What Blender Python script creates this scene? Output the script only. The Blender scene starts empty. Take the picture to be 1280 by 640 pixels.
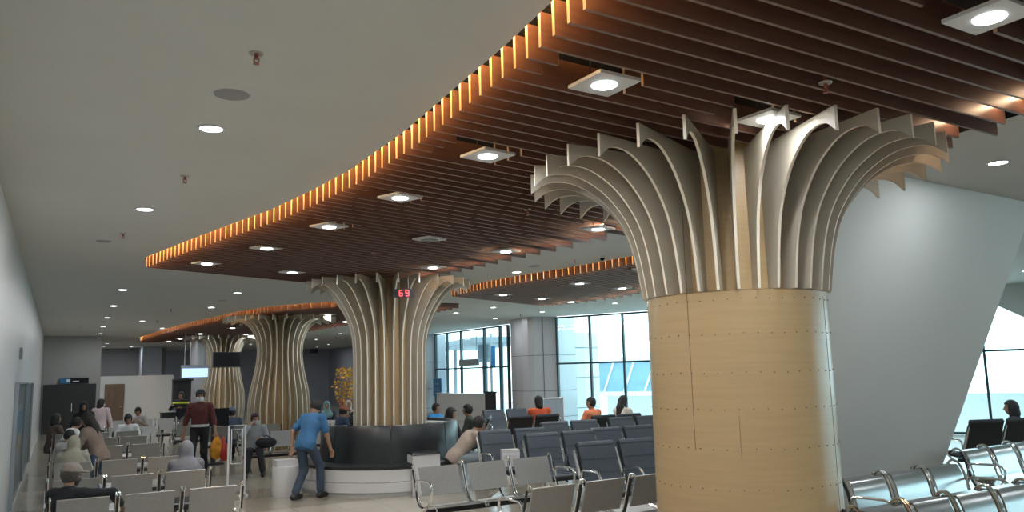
import bpy, math, random
import numpy as np
from mathutils import Vector, Matrix
from mathutils.geometry import tessellate_polygon
random.seed(7)
scene = bpy.context.scene
C = scene.collection
R = math.radians

# ------------------------------------------------------------------ camera
cam_d = bpy.data.cameras.new('camera'); cam = bpy.data.objects.new('camera', cam_d); C.objects.link(cam)
cam_d.sensor_width = 36; cam_d.lens = 36 * 1005 / 1280; cam_d.clip_start = .05; cam_d.clip_end = 500
CAM_RT = Vector((0.87272501, -0.48754226, -0.02556587)); CAM_FW = Vector((0.48592146, 0.86237167, 0.14211067)); CAM_UP = Vector((-0.04723768, -0.13644654, 0.98952056))
m = Matrix((CAM_RT, CAM_UP, -CAM_FW)).transposed().to_4x4(); m.translation = (0, 0, 1.85)
cam.matrix_world = m
scene.camera = cam
# ------------------------------------------------------------------ world, exposure
scene.view_settings.view_transform = 'Standard'; scene.view_settings.look = 'None'
scene.view_settings.exposure = 0.46; scene.view_settings.gamma = 1; scene.view_settings.use_curve_mapping = False
W = bpy.data.worlds.new('sky'); scene.world = W; W.use_nodes = True
bg = W.node_tree.nodes['Background']; bg.inputs[0].default_value = (.83, .955, 1, 1); bg.inputs[1].default_value = 3.2
LAMP = 14.0          # watts of one ceiling downlight
WARM = 7.0         # emission of the cove strips

def area(name, loc, rot, sx, sy, power, color=(1, 1, 1), portal=False, shape='RECTANGLE'):
    l = bpy.data.lights.new(name, 'AREA'); l.shape = shape; l.size = sx
    if shape == 'RECTANGLE': l.size_y = sy
    l.energy = power; l.color = color
    if portal: l.cycles.is_portal = True
    o = bpy.data.objects.new(name, l); C.objects.link(o); o.location = loc; o.rotation_euler = rot
    return o
# window line on the right of the hall: from (14.2,22.45) towards (20.1,11.9) and on
WA = Vector((14.2, 22.45)); WDIR = (Vector((20.1, 11.9)) - WA).normalized(); WN = Vector((WDIR.y, -WDIR.x))  # WN points to the hall (-x,-y)
if WN.x > 0: WN = -WN
def wpt(t, off=0, z=0): p = WA + WDIR * t + WN * off; return Vector((p.x, p.y, z))
def aim(d): return Vector(d).to_track_quat('-Z', 'Y').to_euler()
area('window_daylight', wpt(9.6, .12, 1.9), aim((WN.x, WN.y, 0)), 19, 3.3, 1, portal=True)
area('window_daylight', (23.85, -.5, 1.9), aim((-1, 0, 0)), 10.5, 3.3, 1, portal=True)
area('window_daylight', (14.45, 29.7, 1.9), aim((-1, 0, 0)), 7, 3.3, 1, portal=True)

# ------------------------------------------------------------------ materials
def mat(name, col, rough=.6, metal=0, spec=.5, emit=None, es=1, noise=0, nscale=8, bump=0, coat=0, alpha=1):
    m = bpy.data.materials.new(name); m.use_nodes = True; nt = m.node_tree; b = nt.nodes['Principled BSDF']
    b.inputs['Base Color'].default_value = (*col, 1); b.inputs['Roughness'].default_value = rough
    b.inputs['Metallic'].default_value = metal; b.inputs['Specular IOR Level'].default_value = spec
    b.inputs['Coat Weight'].default_value = coat
    b.inputs['Alpha'].default_value = alpha
    if emit: b.inputs['Emission Color'].default_value = (*emit, 1); b.inputs['Emission Strength'].default_value = es
    if noise or bump:
        tc = nt.nodes.new('ShaderNodeTexCoord'); n = nt.nodes.new('ShaderNodeTexNoise'); n.inputs['Scale'].default_value = nscale; n.inputs['Detail'].default_value = 4
        nt.links.new(tc.outputs['Object'], n.inputs['Vector'])
        if noise:
            r = nt.nodes.new('ShaderNodeValToRGB'); r.color_ramp.elements[0].position = .3; r.color_ramp.elements[1].position = .7
            r.color_ramp.elements[0].color = (*[c * (1 - noise) for c in col], 1); r.color_ramp.elements[1].color = (*[min(1, c * (1 + noise)) for c in col], 1)
            nt.links.new(n.outputs['Fac'], r.inputs[0]); nt.links.new(r.outputs[0], b.inputs['Base Color'])
        if bump:
            bp = nt.nodes.new('ShaderNodeBump'); bp.inputs['Strength'].default_value = bump; bp.inputs['Distance'].default_value = .02
            nt.links.new(n.outputs['Fac'], bp.inputs['Height']); nt.links.new(bp.outputs[0], b.inputs['Normal'])
    return m
def wood(name, c1, c2, rough=.45, sc=(1.2, 1.2, 22), coat=0, spec=.5):
    m = mat(name, c1, rough, coat=coat, spec=spec); nt = m.node_tree; b = nt.nodes['Principled BSDF']
    tc = nt.nodes.new('ShaderNodeTexCoord'); mp = nt.nodes.new('ShaderNodeMapping'); mp.inputs['Scale'].default_value = sc
    n = nt.nodes.new('ShaderNodeTexNoise'); n.inputs['Scale'].default_value = 3; n.inputs['Detail'].default_value = 6
    r = nt.nodes.new('ShaderNodeValToRGB'); r.color_ramp.elements[0].color = (*c1, 1); r.color_ramp.elements[1].color = (*c2, 1)
    r.color_ramp.elements[0].position = .3; r.color_ramp.elements[1].position = .7
    nt.links.new(tc.outputs['Object'], mp.inputs[0]); nt.links.new(mp.outputs[0], n.inputs['Vector']); nt.links.new(n.outputs['Fac'], r.inputs[0]); nt.links.new(r.outputs[0], b.inputs['Base Color'])
    return m
M = {}
M['ceiling'] = mat('ceiling_paint', (.60, .61, .585), .8, noise=.02, nscale=1.5)
M['wall'] = mat('wall_paint', (.54, .545, .54), .35, noise=.02, nscale=2)
M['white'] = mat('white_paint', (.66, .68, .67), .5, noise=.015, nscale=1)
M['greywall'] = mat('grey_blue_wall', (.36, .385, .44), .6, noise=.04)
M['greyblock'] = mat('grey_plaster', (.34, .34, .33), .6, noise=.03)
M['darkwall'] = mat('dark_grey_wall', (.27, .27, .275), .6, noise=.04)
M['clad'] = mat('aluminium_cladding', (.46, .47, .50), .35, .2, noise=.02, nscale=1)
M['seam'] = mat('cladding_seam', (.12, .12, .13), .8)
M['plenum'] = mat('black_plenum', (.018, .018, .022), .95, spec=.1)
M['fin'] = wood('brown_laminate', (.150, .075, .055), (.20, .103, .075), .42, (1, 1, 12))
M['fin2'] = wood('pale_brown_laminate', (.24, .13, .09), (.32, .18, .12), .45, (1, 1, 12))
M['petal'] = mat('beige_board', (.45, .41, .33), .55, noise=.04, nscale=5)
M['petaledge'] = mat('cream_board_edge', (.74, .68, .56), .5)
M['core'] = wood('veneer_core', (.44, .31, .155), (.49, .35, .18), .4, (2, 2, 20))
M['shaft'] = wood('pale_ply', (.37, .262, .135), (.41, .292, .152), .27, (.8, .8, 16), spec=.6)
M['screw'] = mat('screw_head', (.16, .10, .05), .5, .5)
M['steel'] = mat('brushed_steel', (.64, .64, .62), .36, .7, noise=.03, nscale=12)
M['perf'] = mat('perforated_steel', (.33, .33, .32), .45, .45, noise=.04, nscale=30)
M['mirror'] = mat('polished_steel', (.46, .47, .48), .2, .95, noise=.03, nscale=6)
M['finedge'] = mat('slat_underside_lit_tone', (.20, .14, .12), .45)  # paler greyish underside: light on the slat bottoms painted into the colour
M['finend'] = mat('slat_end_lit_tone', (.72, .50, .30), .6)  # pale end faces: glow of the LED strip painted into the colour
M['led2'] = mat('dim_warm_led_strip', (1, .6, .25), .5, emit=(1, .56, .24), es=WARM * 4)
M['outlight'] = mat('outside_pale_grey', (.52, .56, .58), .6)
M['chrome'] = mat('chrome', (.80, .80, .80), .12, 1)
M['black'] = mat('black_plastic', (.018, .019, .021), .4)
M['bracket'] = mat('dark_bracket', (.03, .03, .032), .35, .4)
M['pad'] = mat('charcoal_upholstery', (.060, .075, .095), .5, noise=.08, nscale=30)
M['padback'] = mat('black_seat_back', (.012, .013, .016), .45)
M['leather'] = mat('black_leatherette', (.016, .018, .020), .32, noise=.1, nscale=6)
M['gloss'] = mat('white_laminate', (.62, .62, .62), .3, noise=.01)
M['frame'] = mat('window_frame_dark_teal', (.035, .065, .075), .45, .3)
M['brown'] = wood('brown_door', (.16, .10, .065), (.2, .125, .08), .5, (8, 8, 1))
M['doordark'] = mat('dark_door', (.022, .023, .026), .35, noise=.1)
M['lamp'] = mat('lamp_diffuser', (1, 1, 1), .5, emit=(.93, .98, 1), es=9)
M['lampring'] = mat('lamp_housing', (.66, .67, .68), .5)
M['led'] = mat('warm_led_strip', (1, .6, .25), .5, emit=(1, .55, .19), es=WARM * 11)
M['ledw'] = mat('warm_white_tube', (1, .85, .7), .5, emit=(1, .68, .42), es=WARM * 5)
M['red'] = mat('sprinkler_red', (.34, .10, .06), .4)
M['disc'] = mat('speaker_grille', (.30, .31, .31), .6)
M['copper'] = mat('sprinkler_escutcheon', (.45, .42, .40), .3, .8)
M['screen'] = mat('screen_off', (.010, .011, .013), .45, spec=.15)
M['blue_screen'] = mat('screen_blue', (.3, .5, .9), .3, emit=(.42, .58, 1), es=1.1)
M['digit'] = mat('red_digit', (1, .1, .1), .4, emit=(1, .08, .12), es=.9)
M['bluesign'] = mat('blue_sign', (.02, .16, .36), .4)
M['signwhite'] = mat('sign_white', (.7, .75, .8), .4)
M['outgrey'] = mat('outside_grey', (.30, .34, .38), .6)
M['outblue'] = mat('bridge_blue_glass', (.26, .42, .54), .25)
M['outwhite'] = mat('outside_white', (.8, .82, .84), .6)
M['apron'] = mat('concrete_apron', (.62, .64, .64), .8, noise=.06, nscale=.3)
def glass(name, tint, g=.07):
    m = bpy.data.materials.new(name); m.use_nodes = True; nt = m.node_tree; nt.nodes.clear()
    o = nt.nodes.new('ShaderNodeOutputMaterial'); t = nt.nodes.new('ShaderNodeBsdfTransparent'); t.inputs[0].default_value = (*tint, 1)
    s = nt.nodes.new('ShaderNodeBsdfGlossy'); s.inputs['Roughness'].default_value = .03; mx = nt.nodes.new('ShaderNodeMixShader'); mx.inputs[0].default_value = g
    nt.links.new(t.outputs[0], mx.inputs[1]); nt.links.new(s.outputs[0], mx.inputs[2]); nt.links.new(mx.outputs[0], o.inputs[0])
    return m
M['glass'] = glass('tinted_glazing', (.80, .93, .95))
M['sideglass'] = glass('side_glass', (.86, .88, .88), .16)
def floor_mat():
    m = mat('polished_tile', (.4, .36, .3), .16, spec=.5); nt = m.node_tree; b = nt.nodes['Principled BSDF']
    tc = nt.nodes.new('ShaderNodeTexCoord'); mp = nt.nodes.new('ShaderNodeMapping'); mp.inputs['Rotation'].default_value = (0, 0, R(0))
    br = nt.nodes.new('ShaderNodeTexBrick'); br.offset = 0; br.inputs['Scale'].default_value = 1; br.inputs['Brick Width'].default_value = .6; br.inputs['Row Height'].default_value = .6
    br.inputs['Mortar Size'].default_value = .003; br.inputs['Color1'].default_value = (.42, .38, .31, 1); br.inputs['Color2'].default_value = (.38, .34, .275, 1); br.inputs['Mortar'].default_value = (.2, .18, .15, 1)
    ck = nt.nodes.new('ShaderNodeTexChecker'); ck.inputs['Scale'].default_value = .42; ck.inputs['Color1'].default_value = (1, 1, 1, 1); ck.inputs['Color2'].default_value = (.52, .50, .47, 1)
    mx = nt.nodes.new('ShaderNodeMix'); mx.data_type = 'RGBA'; mx.blend_type = 'MULTIPLY'; mx.inputs[0].default_value = .55
    nt.links.new(tc.outputs['Object'], mp.inputs[0]); nt.links.new(mp.outputs[0], br.inputs['Vector']); nt.links.new(mp.outputs[0], ck.inputs['Vector'])
    nt.links.new(br.outputs['Color'], mx.inputs[6]); nt.links.new(ck.outputs['Color'], mx.inputs[7]); nt.links.new(mx.outputs[2], b.inputs['Base Color'])
    return m
M['floor'] = floor_mat()
def cloth(name, col, n=.12): return mat(name, col, .85, noise=n, nscale=9, bump=.9)

# ------------------------------------------------------------------ mesh helpers
class MB:
    def __init__(s): s.v = []; s.f = []; s.m = []
    def add(s, vs, fs, mi=0):
        k = len(s.v); s.v += [tuple(v) for v in vs]; s.f += [tuple(i + k for i in f) for f in fs]; s.m += [mi] * len(fs)
    def box(s, c, d, rz=0, mi=0, rx=0):
        h = Vector(d) / 2; vs = []
        mt = Matrix.Rotation(rz, 3, 'Z') @ Matrix.Rotation(rx, 3, 'X')
        for x in (-1, 1):
            for y in (-1, 1):
                for z in (-1, 1): vs.append(Vector(c) + mt @ Vector((x * h.x, y * h.y, z * h.z)))
        s.add(vs, [(0, 1, 3, 2), (4, 6, 7, 5), (0, 4, 5, 1), (2, 3, 7, 6), (0, 2, 6, 4), (1, 5, 7, 3)], mi); return s
    def beam(s, a, b, w, h, mi=0):      # box between two points, w across (horizontal), h vertical
        a = Vector(a); b = Vector(b); d = (b - a); L = d.length; d.normalize()
        up = Vector((0, 0, 1)) if abs(d.z) < .95 else Vector((0, 1, 0))
        sd = d.cross(up).normalized(); u = sd.cross(d)
        vs = [p + sd * (i * w / 2) + u * (j * h / 2) for p in (a, b) for i in (-1, 1) for j in (-1, 1)]
        s.add(vs, [(0, 1, 3, 2), (4, 6, 7, 5), (0, 4, 5, 1), (2, 3, 7, 6), (0, 2, 6, 4), (1, 5, 7, 3)], mi); return s
    def tube(s, pts, r, n=8, mi=0, cap=True):
        pts = [Vector(p) for p in pts]; k = len(pts); rr = r if isinstance(r, (list, tuple)) else [r] * k
        rings = []; prev = None
        for i, p in enumerate(pts):
            t = (pts[min(i + 1, k - 1)] - pts[max(i - 1, 0)]).normalized()
            if prev is None:
                a = Vector((0, 0, 1)) if abs(t.z) < .9 else Vector((1, 0, 0)); u = t.cross(a).normalized()
            else: u = (prev - t * prev.dot(t)).normalized()
            prev = u; w = t.cross(u)
            rings.append([p + (u * math.cos(2 * math.pi * j / n) + w * math.sin(2 * math.pi * j / n)) * rr[i] for j in range(n)])
        fs = [(i * n + j, i * n + (j + 1) % n, (i + 1) * n + (j + 1) % n, (i + 1) * n + j) for i in range(k - 1) for j in range(n)]
        if cap: fs += [tuple(range(n))[::-1], tuple((k - 1) * n + j for j in range(n))]
        s.add([v for q in rings for v in q], fs, mi); return s
    def lathe(s, prof, n=32, c=(0, 0, 0), mi=0, a0=0, a1=2 * math.pi):
        full = abs(a1 - a0 - 2 * math.pi) < 1e-6; k = len(prof); cols = n if full else n + 1
        vs = [(c[0] + r * math.cos(a0 + (a1 - a0) * j / n), c[1] + r * math.sin(a0 + (a1 - a0) * j / n), c[2] + z) for j in range(cols) for r, z in prof]
        fs = []
        for j in range(n):
            j2 = (j + 1) % cols
            for i in range(k - 1): fs.append((j * k + i, j2 * k + i, j2 * k + i + 1, j * k + i + 1))
        s.add(vs, fs, mi)
        if not full: s.add([vs[i] for i in range(k)], [tuple(range(k))], mi); s.add([vs[n * k + i] for i in range(k)], [tuple(range(k))[::-1]], mi)
        return s
    def prism(s, poly, z0, z1, mi=0, c=(0, 0)):
        n = len(poly); vs = [(x + c[0], y + c[1], z0) for x, y in poly] + [(x + c[0], y + c[1], z1) for x, y in poly]
        s.add(vs, [tuple(range(n))[::-1], tuple(range(n, 2 * n))] + [(i, (i + 1) % n, n + (i + 1) % n, n + i) for i in range(n)], mi); return s
    def plate(s, poly3, nrm, th, mi=0, edge=None):   # planar polygon extruded by th along nrm (centred)
        nv = Vector(nrm).normalized() * th / 2; n = len(poly3)
        vs = [Vector(p) - nv for p in poly3] + [Vector(p) + nv for p in poly3]
        tris = tessellate_polygon([[Vector(p) for p in poly3]])
        s.add(vs, [tuple(t) for t in tris] + [tuple(i + n for i in t)[::-1] for t in tris], mi)
        s.add(vs, [(i, (i + 1) % n, n + (i + 1) % n, n + i) for i in range(n)], mi if edge is None else edge); return s
    def build(s, name, mats, parent=None, smooth=False, loc=None, rz=0):
        me = bpy.data.meshes.new(name); me.from_pydata(s.v, [], s.f)
        for mm in (mats if isinstance(mats, (list, tuple)) else [mats]): me.materials.append(mm)
        me.polygons.foreach_set('material_index', s.m)
        if smooth: me.polygons.foreach_set('use_smooth', [True] * len(s.f))
        me.validate(); 
        import bmesh
        bm = bmesh.new(); bm.from_mesh(me); bmesh.ops.recalc_face_normals(bm, faces=bm.faces); bm.to_mesh(me); bm.free()
        if smooth:
            try: me.set_sharp_from_angle(angle=R(38))
            except Exception: pass
        o = bpy.data.objects.new(name, me); C.objects.link(o)
        if parent is not None: o.parent = parent
        if loc is not None: o.location = loc
        o.rotation_euler.z = rz
        return o
def tag(o, label=None, cat=None, group=None, kind=None):
    if label: o['label'] = label
    if cat: o['category'] = cat
    if group: o['group'] = group
    if kind: o['kind'] = kind
    return o
def thing(name, label, cat, loc=(0, 0, 0), rz=0, group=None):
    o = bpy.data.objects.new(name, None); o.empty_display_size = .1; C.objects.link(o); o.location = loc; o.rotation_euler.z = rz
    return tag(o, label, cat, group)
def struct(name, mb, m, smooth=False): return tag(mb.build(name, m, None, smooth), kind='structure')
KIDS = {}
def dup(root, loc, rz=None, label=None, group=None):
    r = root.copy(); C.objects.link(r); r.location = loc
    if rz is not None: r.rotation_euler.z = rz
    if label: r['label'] = label
    if group: r['group'] = group
    for ch in list(root.children):
        c = ch.copy(); C.objects.link(c); c.parent = r
        for g in ch.children:
            d = g.copy(); C.objects.link(d); d.parent = c
    return r
def bez(p0, p1, p2, n=8):
    p0, p1, p2 = Vector(p0), Vector(p1), Vector(p2)
    return [(1 - t) ** 2 * p0 + 2 * t * (1 - t) * p1 + t * t * p2 for t in [i / n for i in range(n + 1)]]
def lerp_list(xs, ys, x):
    return float(np.interp(x, xs, ys))
# ================================================================== SETTING
ZC = 3.6; ZF = 3.48
# --- canopy outlines (plan)
def canopy_fins(ys, lx, ang, rx, yl0, step, n, stag=.22):
    out = []
    for i in range(n):
        y = yl0 + i * step; x = lerp_list(ys, lx, y); a = R(lerp_list(ang[0], ang[1], y))
        d = Vector((math.sin(a), math.cos(a)))
        t = 2.0
        for _ in range(12):
            p = Vector((x, y)) + d * t; t += (lerp_list(rx[0], rx[1], p.y) - p.x) / d.x
        if i % 2 == 0: t += stag
        out.append((Vector((x, y)), Vector((x, y)) + d * t))
    return out
F1 = canopy_fins([-2, 0, 1.5, 2.8, 3.6, 4.4, 5.3, 6.5, 7.4, 8.5, 9.6, 10.9, 12.65], [1.2, 1.62, 1.88, 2.02, 2.09, 2.13, 2.18, 2.17, 2.09, 1.93, 1.68, 1.40, 1.05],
                 ([-2, 2.4, 3.8, 5.3, 7, 9, 12.65], [91, 88, 84.5, 78, 72, 68.5, 64.7]), ([-2, 2, 3.3, 6, 8.6, 9.4, 10.6, 11.9, 14.6], [5.3, 5.62, 5.75, 5.9, 5.85, 5.72, 5.6, 5.45, 5.2]), -.059, .1535, 84)
F3 = canopy_fins([9.0, 10.2, 11.7, 12.85, 13.9, 15.7], [7.95, 7.85, 7.65, 7.4, 7.28, 7.3],
                 ([9, 15.7], [66, 62]), ([10, 12.5, 14.6, 15.4, 16.5, 17.6], [9.4, 10.6, 11.1, 11.15, 10.95, 10.7]), 9.6, .155, 40, .3)
F2 = canopy_fins([18.4, 19.4, 20.5, 22.3, 26.5, 30, 35.5, 37.8], [6.0, 5.1, 4.5, 4.12, 3.54, 3.2, 2.9, 3.0],
                 ([18, 38], [88, 84]), ([18, 20, 27, 33, 37, 41], [8.6, 8.7, 7.9, 7.5, 7.1, 6.6]), 18.4, .21, 93, .2)
def offset_outline(F, off=.06):
    L = [a for a, b in F]; Rr = [F[i][1] for i in range(len(F))]
    # right side: use staggered maximum envelope
    env = []
    for i in range(len(F)):
        best = Rr[i]
        if i % 2 and i: 
            d = (F[i][1] - F[i][0]).normalized(); best = Rr[i] + d * ((Rr[i - 1] - F[i - 1][0]).length - (Rr[i] - F[i][0]).length)
        env.append(best)
    poly = L + env[::-1]; n = len(poly)
    ar = sum(poly[i].x * poly[(i + 1) % n].y - poly[(i + 1) % n].x * poly[i].y for i in range(n)); sg = 1 if ar > 0 else -1
    out = []
    for i in range(n):
        a = poly[i - 1]; b = poly[(i + 1) % n]; t = (b - a).normalized(); out.append(poly[i] + Vector((t.y, -t.x)) * off * sg)
    return out
# canopies stand below the plain ceiling line; the ceiling is open above each
OUT = [offset_outline(F) for F in (F1, F2, F3)]
XW = -.52
outer = [(XW, -6), (24, -6), (24, 5.0), (20.6, 11.0), (14.25, 22.4), (14.6, 26), (14.6, 33.6), (15.4, 34), (15.4, 52), (XW, 52)]
loops = [[Vector((x, y, ZC)) for x, y in outer]] + [[Vector((p.x, p.y, ZC)) for p in o] for o in OUT]
mb = MB(); mb.add([v for l in loops for v in l], [tuple(t) for t in tessellate_polygon(loops)])
struct('ceiling', mb, M['ceiling'])
mb = MB(); mb.add([(XW, -6, 0), (24, -6, 0), (24, 5, 0), (14, 24, 0), (15.4, 34, 0), (15.4, 52, 0), (XW, 52, 0)], [(0, 1, 2, 3, 4, 5, 6)]); struct('floor', mb, M['floor'])
mb = MB(); mb.add([(XW, -6, 0), (XW, 52, 0), (XW, 52, ZC), (XW, -6, ZC)], [(0, 1, 2, 3)]); struct('wall_left', mb, M['wall'])
mb = MB(); mb.add([(XW, -6, 0), (24, -6, 0), (24, -6, ZC), (XW, -6, ZC)], [(0, 1, 2, 3)]); struct('wall_behind', mb, M['wall'])
mb = MB(); mb.box((7.4, 52.05, 1.8), (16, .1, 3.6)); struct('wall_rear', mb, M['greywall'])
mb = MB(); mb.box((15.45, 43, 1.8), (.1, 18, 3.6)); mb.box((15.0, 34.0, 1.8), (1.0, .1, 3.6)); struct('wall_side', mb, M['greywall'])
# glass strip along the left wall with dark posts and a baseboard
mb = MB(); mb.box((XW + .03, 17.4, 1.0), (.012, 8, 1.7)); o = struct('window_1', mb, M['sideglass'])
mb = MB()
for y in (13.4, 17.4, 21.4): mb.box((XW + .03, y, 1.0), (.05, .03, 1.76))
mb.box((XW + .03, 17.4, 1.87), (.05, 8, .02)); mb.build('window_frame', M['outgrey'], o)
mb = MB(); mb.box((XW + .01, 14.5, .06), (.02, 40, .12)); struct('baseboard_left', mb, M['gloss'])
# far-left block with dark doors and the white partition with a brown door
mb = MB(); mb.box((.45, 38, 1.8), (1.93, 6.6, 3.6)); struct('wall_block', mb, M['greyblock'])
o = MB().box((.42, 34.66, .9), (1.74, .06, 1.8)).box((.0, 34.62, .9), (.02, .02, 1.8)).build('door_1', M['doordark']); tag(o, kind='structure')
MB().tube([(.5, 34.58, .8), (.5, 34.58, 1.1)], .015).build('door_handle', M['chrome'], o, True)
t = thing('door_sign', 'narrow blue and black sign over the dark doors at the far end', 'sign', (.55, 34.6, 1.93))
MB().box((0, 0, 0), (.95, .05, .2)).build('sign_panel', M['screen'], t); MB().box((-.3, -.03, 0), (.34, .01, .2)).build('blue_field', M['bluesign'], t)
MB().box((-.2, -.037, .0), (.12, .006, .1)).box((.05, -.037, -.03), (.2, .006, .04)).build('pictogram', M['signwhite'], t)
mb = MB(); mb.box((2.7, 34.75, 1.03), (2.55, .1, 2.06)); mb.box((3.97, 36, 1.03), (.1, 2.5, 2.06)); struct('wall_partition', mb, M['white'])
o = MB().box((1.92, 34.67, .88), (.68, .05, 1.76)).build('door_2', M['brown']); tag(o, kind='structure')
MB().tube([(2.2, 34.62, .9), (2.1, 34.62, .9)], .015).build('door_handle', M['chrome'], o, True)
mb = MB(); mb.box((2.9, 48, 2.6), (4.4, .1, 2.0)); struct('wall_upper_band', mb, M['darkwall'])
mb = MB(); mb.box((4.15, 46.5, 1.8), (.9, 3, 3.6)); struct('wall_pier', mb, M['greywall'])
# white wall leaning over the seats, with a diagonal right edge
P0 = Vector((7.11, 4.72, 3.6)); LD = Vector((2.32, .2, 0)).normalized(); LU = Vector((.75, 1.62, -3.6))
lean_n = LD.cross(LU).normalized()
def lean(a, z): # a metres along from P0, at height z
    p = P0 + LU * ((3.6 - z) / 3.6); return p + LD * (a - (p - P0).dot(LD))
mb = MB(); poly = [lean(-2.2, 3.6), lean(2.53, 3.6), lean(2.40, 0), lean(-.55, 0)]
mb.plate(poly, lean_n, .02); 
back = [p + Vector((0, .75, 0)) for p in poly]
mb.add([*poly, *back], [(4, 5, 6, 7), (0, 1, 5, 4), (1, 2, 6, 5), (3, 0, 4, 7)]); struct('wall_leaning', mb, M['white'])

# --- clad pillars
def pillar(name, poly, seams, mat_=M['clad']):
    mb = MB(); mb.prism(poly, 0, ZC, 0)
    cx = sum(p[0] for p in poly) / len(poly); cy = sum(p[1] for p in poly) / len(poly)
    for z in seams: mb.prism([(cx + (x - cx) * 1.003, cy + (y - cy) * 1.003) for x, y in poly], z - .008, z + .008, 1)
    return mb
pl = [(14.7, 26.2), (14.4, 25.6), (13.9, 24.9), (13.55, 24.3), (13.4, 23.7), (13.36, 23.2), (13.42, 22.9), (13.55, 22.75), (14.22, 22.42), (15.2, 22.8), (15.4, 26.2)]
mb = pillar('', pl, (.35, 1.2, 2.35)); mb.box((13.82, 22.61, 1.8), (.02, .02, 3.6), R(-26), 1); struct('wall_pillar', mb, [M['clad'], M['seam']])
mb = pillar('', [(14.2, 33.2), (14.9, 33.1), (14.9, 35), (14.0, 35)], (.35, 1.2, 2.35)); struct('wall_corner', mb, [M['clad'], M['seam']])
mb = MB(); mb.lathe([(.33, 0), (.33, 3.6)], 28, (5.1, 36, 0)); mb.box((4.8, 35.86, 1.8), (.012, .012, 3.6), 0, 1); struct('wall_round_column', mb, [M['clad'], M['seam']], True)

# --- windows
def window(name, P, u, L, muls, trans, n, zt=3.56, sill=.0, fw_=.07):
    u = Vector(u).normalized(); P = Vector(P)
    a = P; b = P + u * L
    g = MB(); g.beam(a + Vector((0, 0, zt / 2)), b + Vector((0, 0, zt / 2)), .012, zt)
    o = struct(name, g, M['glass'])
    f = MB()
    for z in [.04] + list(trans) + [zt]: f.beam(a + Vector((0, 0, z)), b + Vector((0, 0, z)), .07, .055)
    f.build('window_frame', M['frame'], o)
    for t in muls:
        p = a + u * t; q = MB(); q.box((p.x, p.y, zt / 2), (fw_, .10, zt), math.atan2(u.y, u.x)); q.build('mullion', M['frame'], o)
    return o
window('window_2', (14.6, 26.3, 0), (0, 1, 0), 6.8, [.05, .68, 2.0, 4.1, 5.5, 6.72], [2.03], None, fw_=.09)
window('window_3', wpt(.02), (WDIR.x, WDIR.y, 0), 20, [0.05, 1.25, 2.4, 3.6, 4.8, 6, 7.2, 8.4, 9.6, 10.7, 12.1, 13.4, 14.8, 16.4, 18, 19.6], [2.06], None, fw_=.06)
window('window_4', (24, -6, 0), (0, 1, 0), 11, [.05, 1.4, 2.8, 4.2, 5.6, 7, 8.4, 9.8, 10.95], [2.06], None, fw_=.06)
# low counters and ledges in front of the left window
t = tag(MB().box((14.1, 29.2, .5), (.3, 4.6, 1.0)).box((14.1, 29.2, 1.02), (.36, 4.7, .04)).build('counter', M['gloss']), 'low white counter standing before the left window bay', 'counter')
t = tag(MB().box((0, 0, 0), (.1, .7, .95)).box((0, 0, .5), (.16, .76, .05)).box((0, 0, -.45), (.4, .6, .05)).build('podium', M['black']), 'small black stand at the right end of the low white counter', 'stand')
t.location = (13.9, 26.55, .62)
mb = MB()
mb.beam(wpt(.2, -3.5, .35), wpt(24, -3.5, .35), .2, 1.1)
tag(mb.build('parapet', M['outwhite']), 'low white parapet outside the right window wall', 'parapet')
# --- outside
mb = MB(); mb.add([(10, -40, -4), (140, -40, -4), (140, 140, -4), (10, 140, -4)], [(0, 1, 2, 3)]); tag(mb.build('ground_apron', M['apron']), kind='structure')
bt = thing('jet_bridge', 'blue glazed jet bridge with white trusses outside the right window', 'jet bridge', (25.8, 33.4, 1.45), math.atan2(WDIR.y, WDIR.x))
MB().box((1.8, 0, 0), (6.6, 2, 1.5)).build('tunnel', M['outblue'], bt)
mb = MB(); mb.box((1.8, -1.02, .85), (6.8, .15, .22)); mb.box((1.8, -1.02, -.85), (6.8, .15, .22)); 
mb.box((-1.55, -1.02, 0), (.2, .15, 1.7)); mb.box((5.15, -1.02, 0), (.2, .15, 1.7))
for k in range(6): mb.beam((-1.2 + k * 1.1, -1.05, -.75), (-.6 + k * 1.1, -1.05, .75), .06, .09)
mb.build('truss', M['outwhite'], bt)
MB().beam((0, -.6, -3.2), (4.5, -.6, -.9), .7, .18).build('stair', M['outwhite'], bt)
for k in (-.6, 4.4): MB().box((k, 0, -3.2), (.4, .4, 4.6)).build('support', M['outwhite'], bt)
mb = MB(); AN = [(17.0, 26.7), (17.15, 26.4), (17.5, 26.2), (17.9, 26.2), (18.1, 26.4), (18.9, 26.7), (19.0, 29), (17, 29)]; mb.prism(AN, -4, 3.3)
for z in (2.7, 1.55, .4): mb.prism([(17.9 + (x - 17.9) * 1.01, 27.5 + (y - 27.5) * 1.01) for x, y in AN], z - .012, z + .012, 1)
tag(mb.build('clad_annex', [M['outlight'], M['seam']]), 'grey clad outer wing seen through the right window', 'building')
for k, (x, y, c, l) in enumerate([(17.6, 34.2, 'outgrey', 'grey square signboard on a mast outside the left window'),]):
    t = thing('signboard', l, 'sign', (x, y, 0)); MB().box((0, 0, 2.75), (.1, 1.05, .85)).build('sign_panel', M[c], t)
    MB().tube([(.05, 0, -4), (.05, 0, 3.1)], .14).build('mast', M['outgrey'], t)
t = thing('blue_notice', 'blue rectangular notice low in the left window bay', 'sign', (14.45, 32.55, 1.25)); MB().box((0, 0, 0), (.04, .8, .75)).build('notice_panel', M['bluesign'], t); MB().box((-.025, 0, .15), (.01, .5, .06)).box((-.025, 0, -.05), (.01, .6, .03)).box((-.025, 0, -.15), (.01, .6, .03)).build('notice_text', M['outblue'], t)
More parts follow.
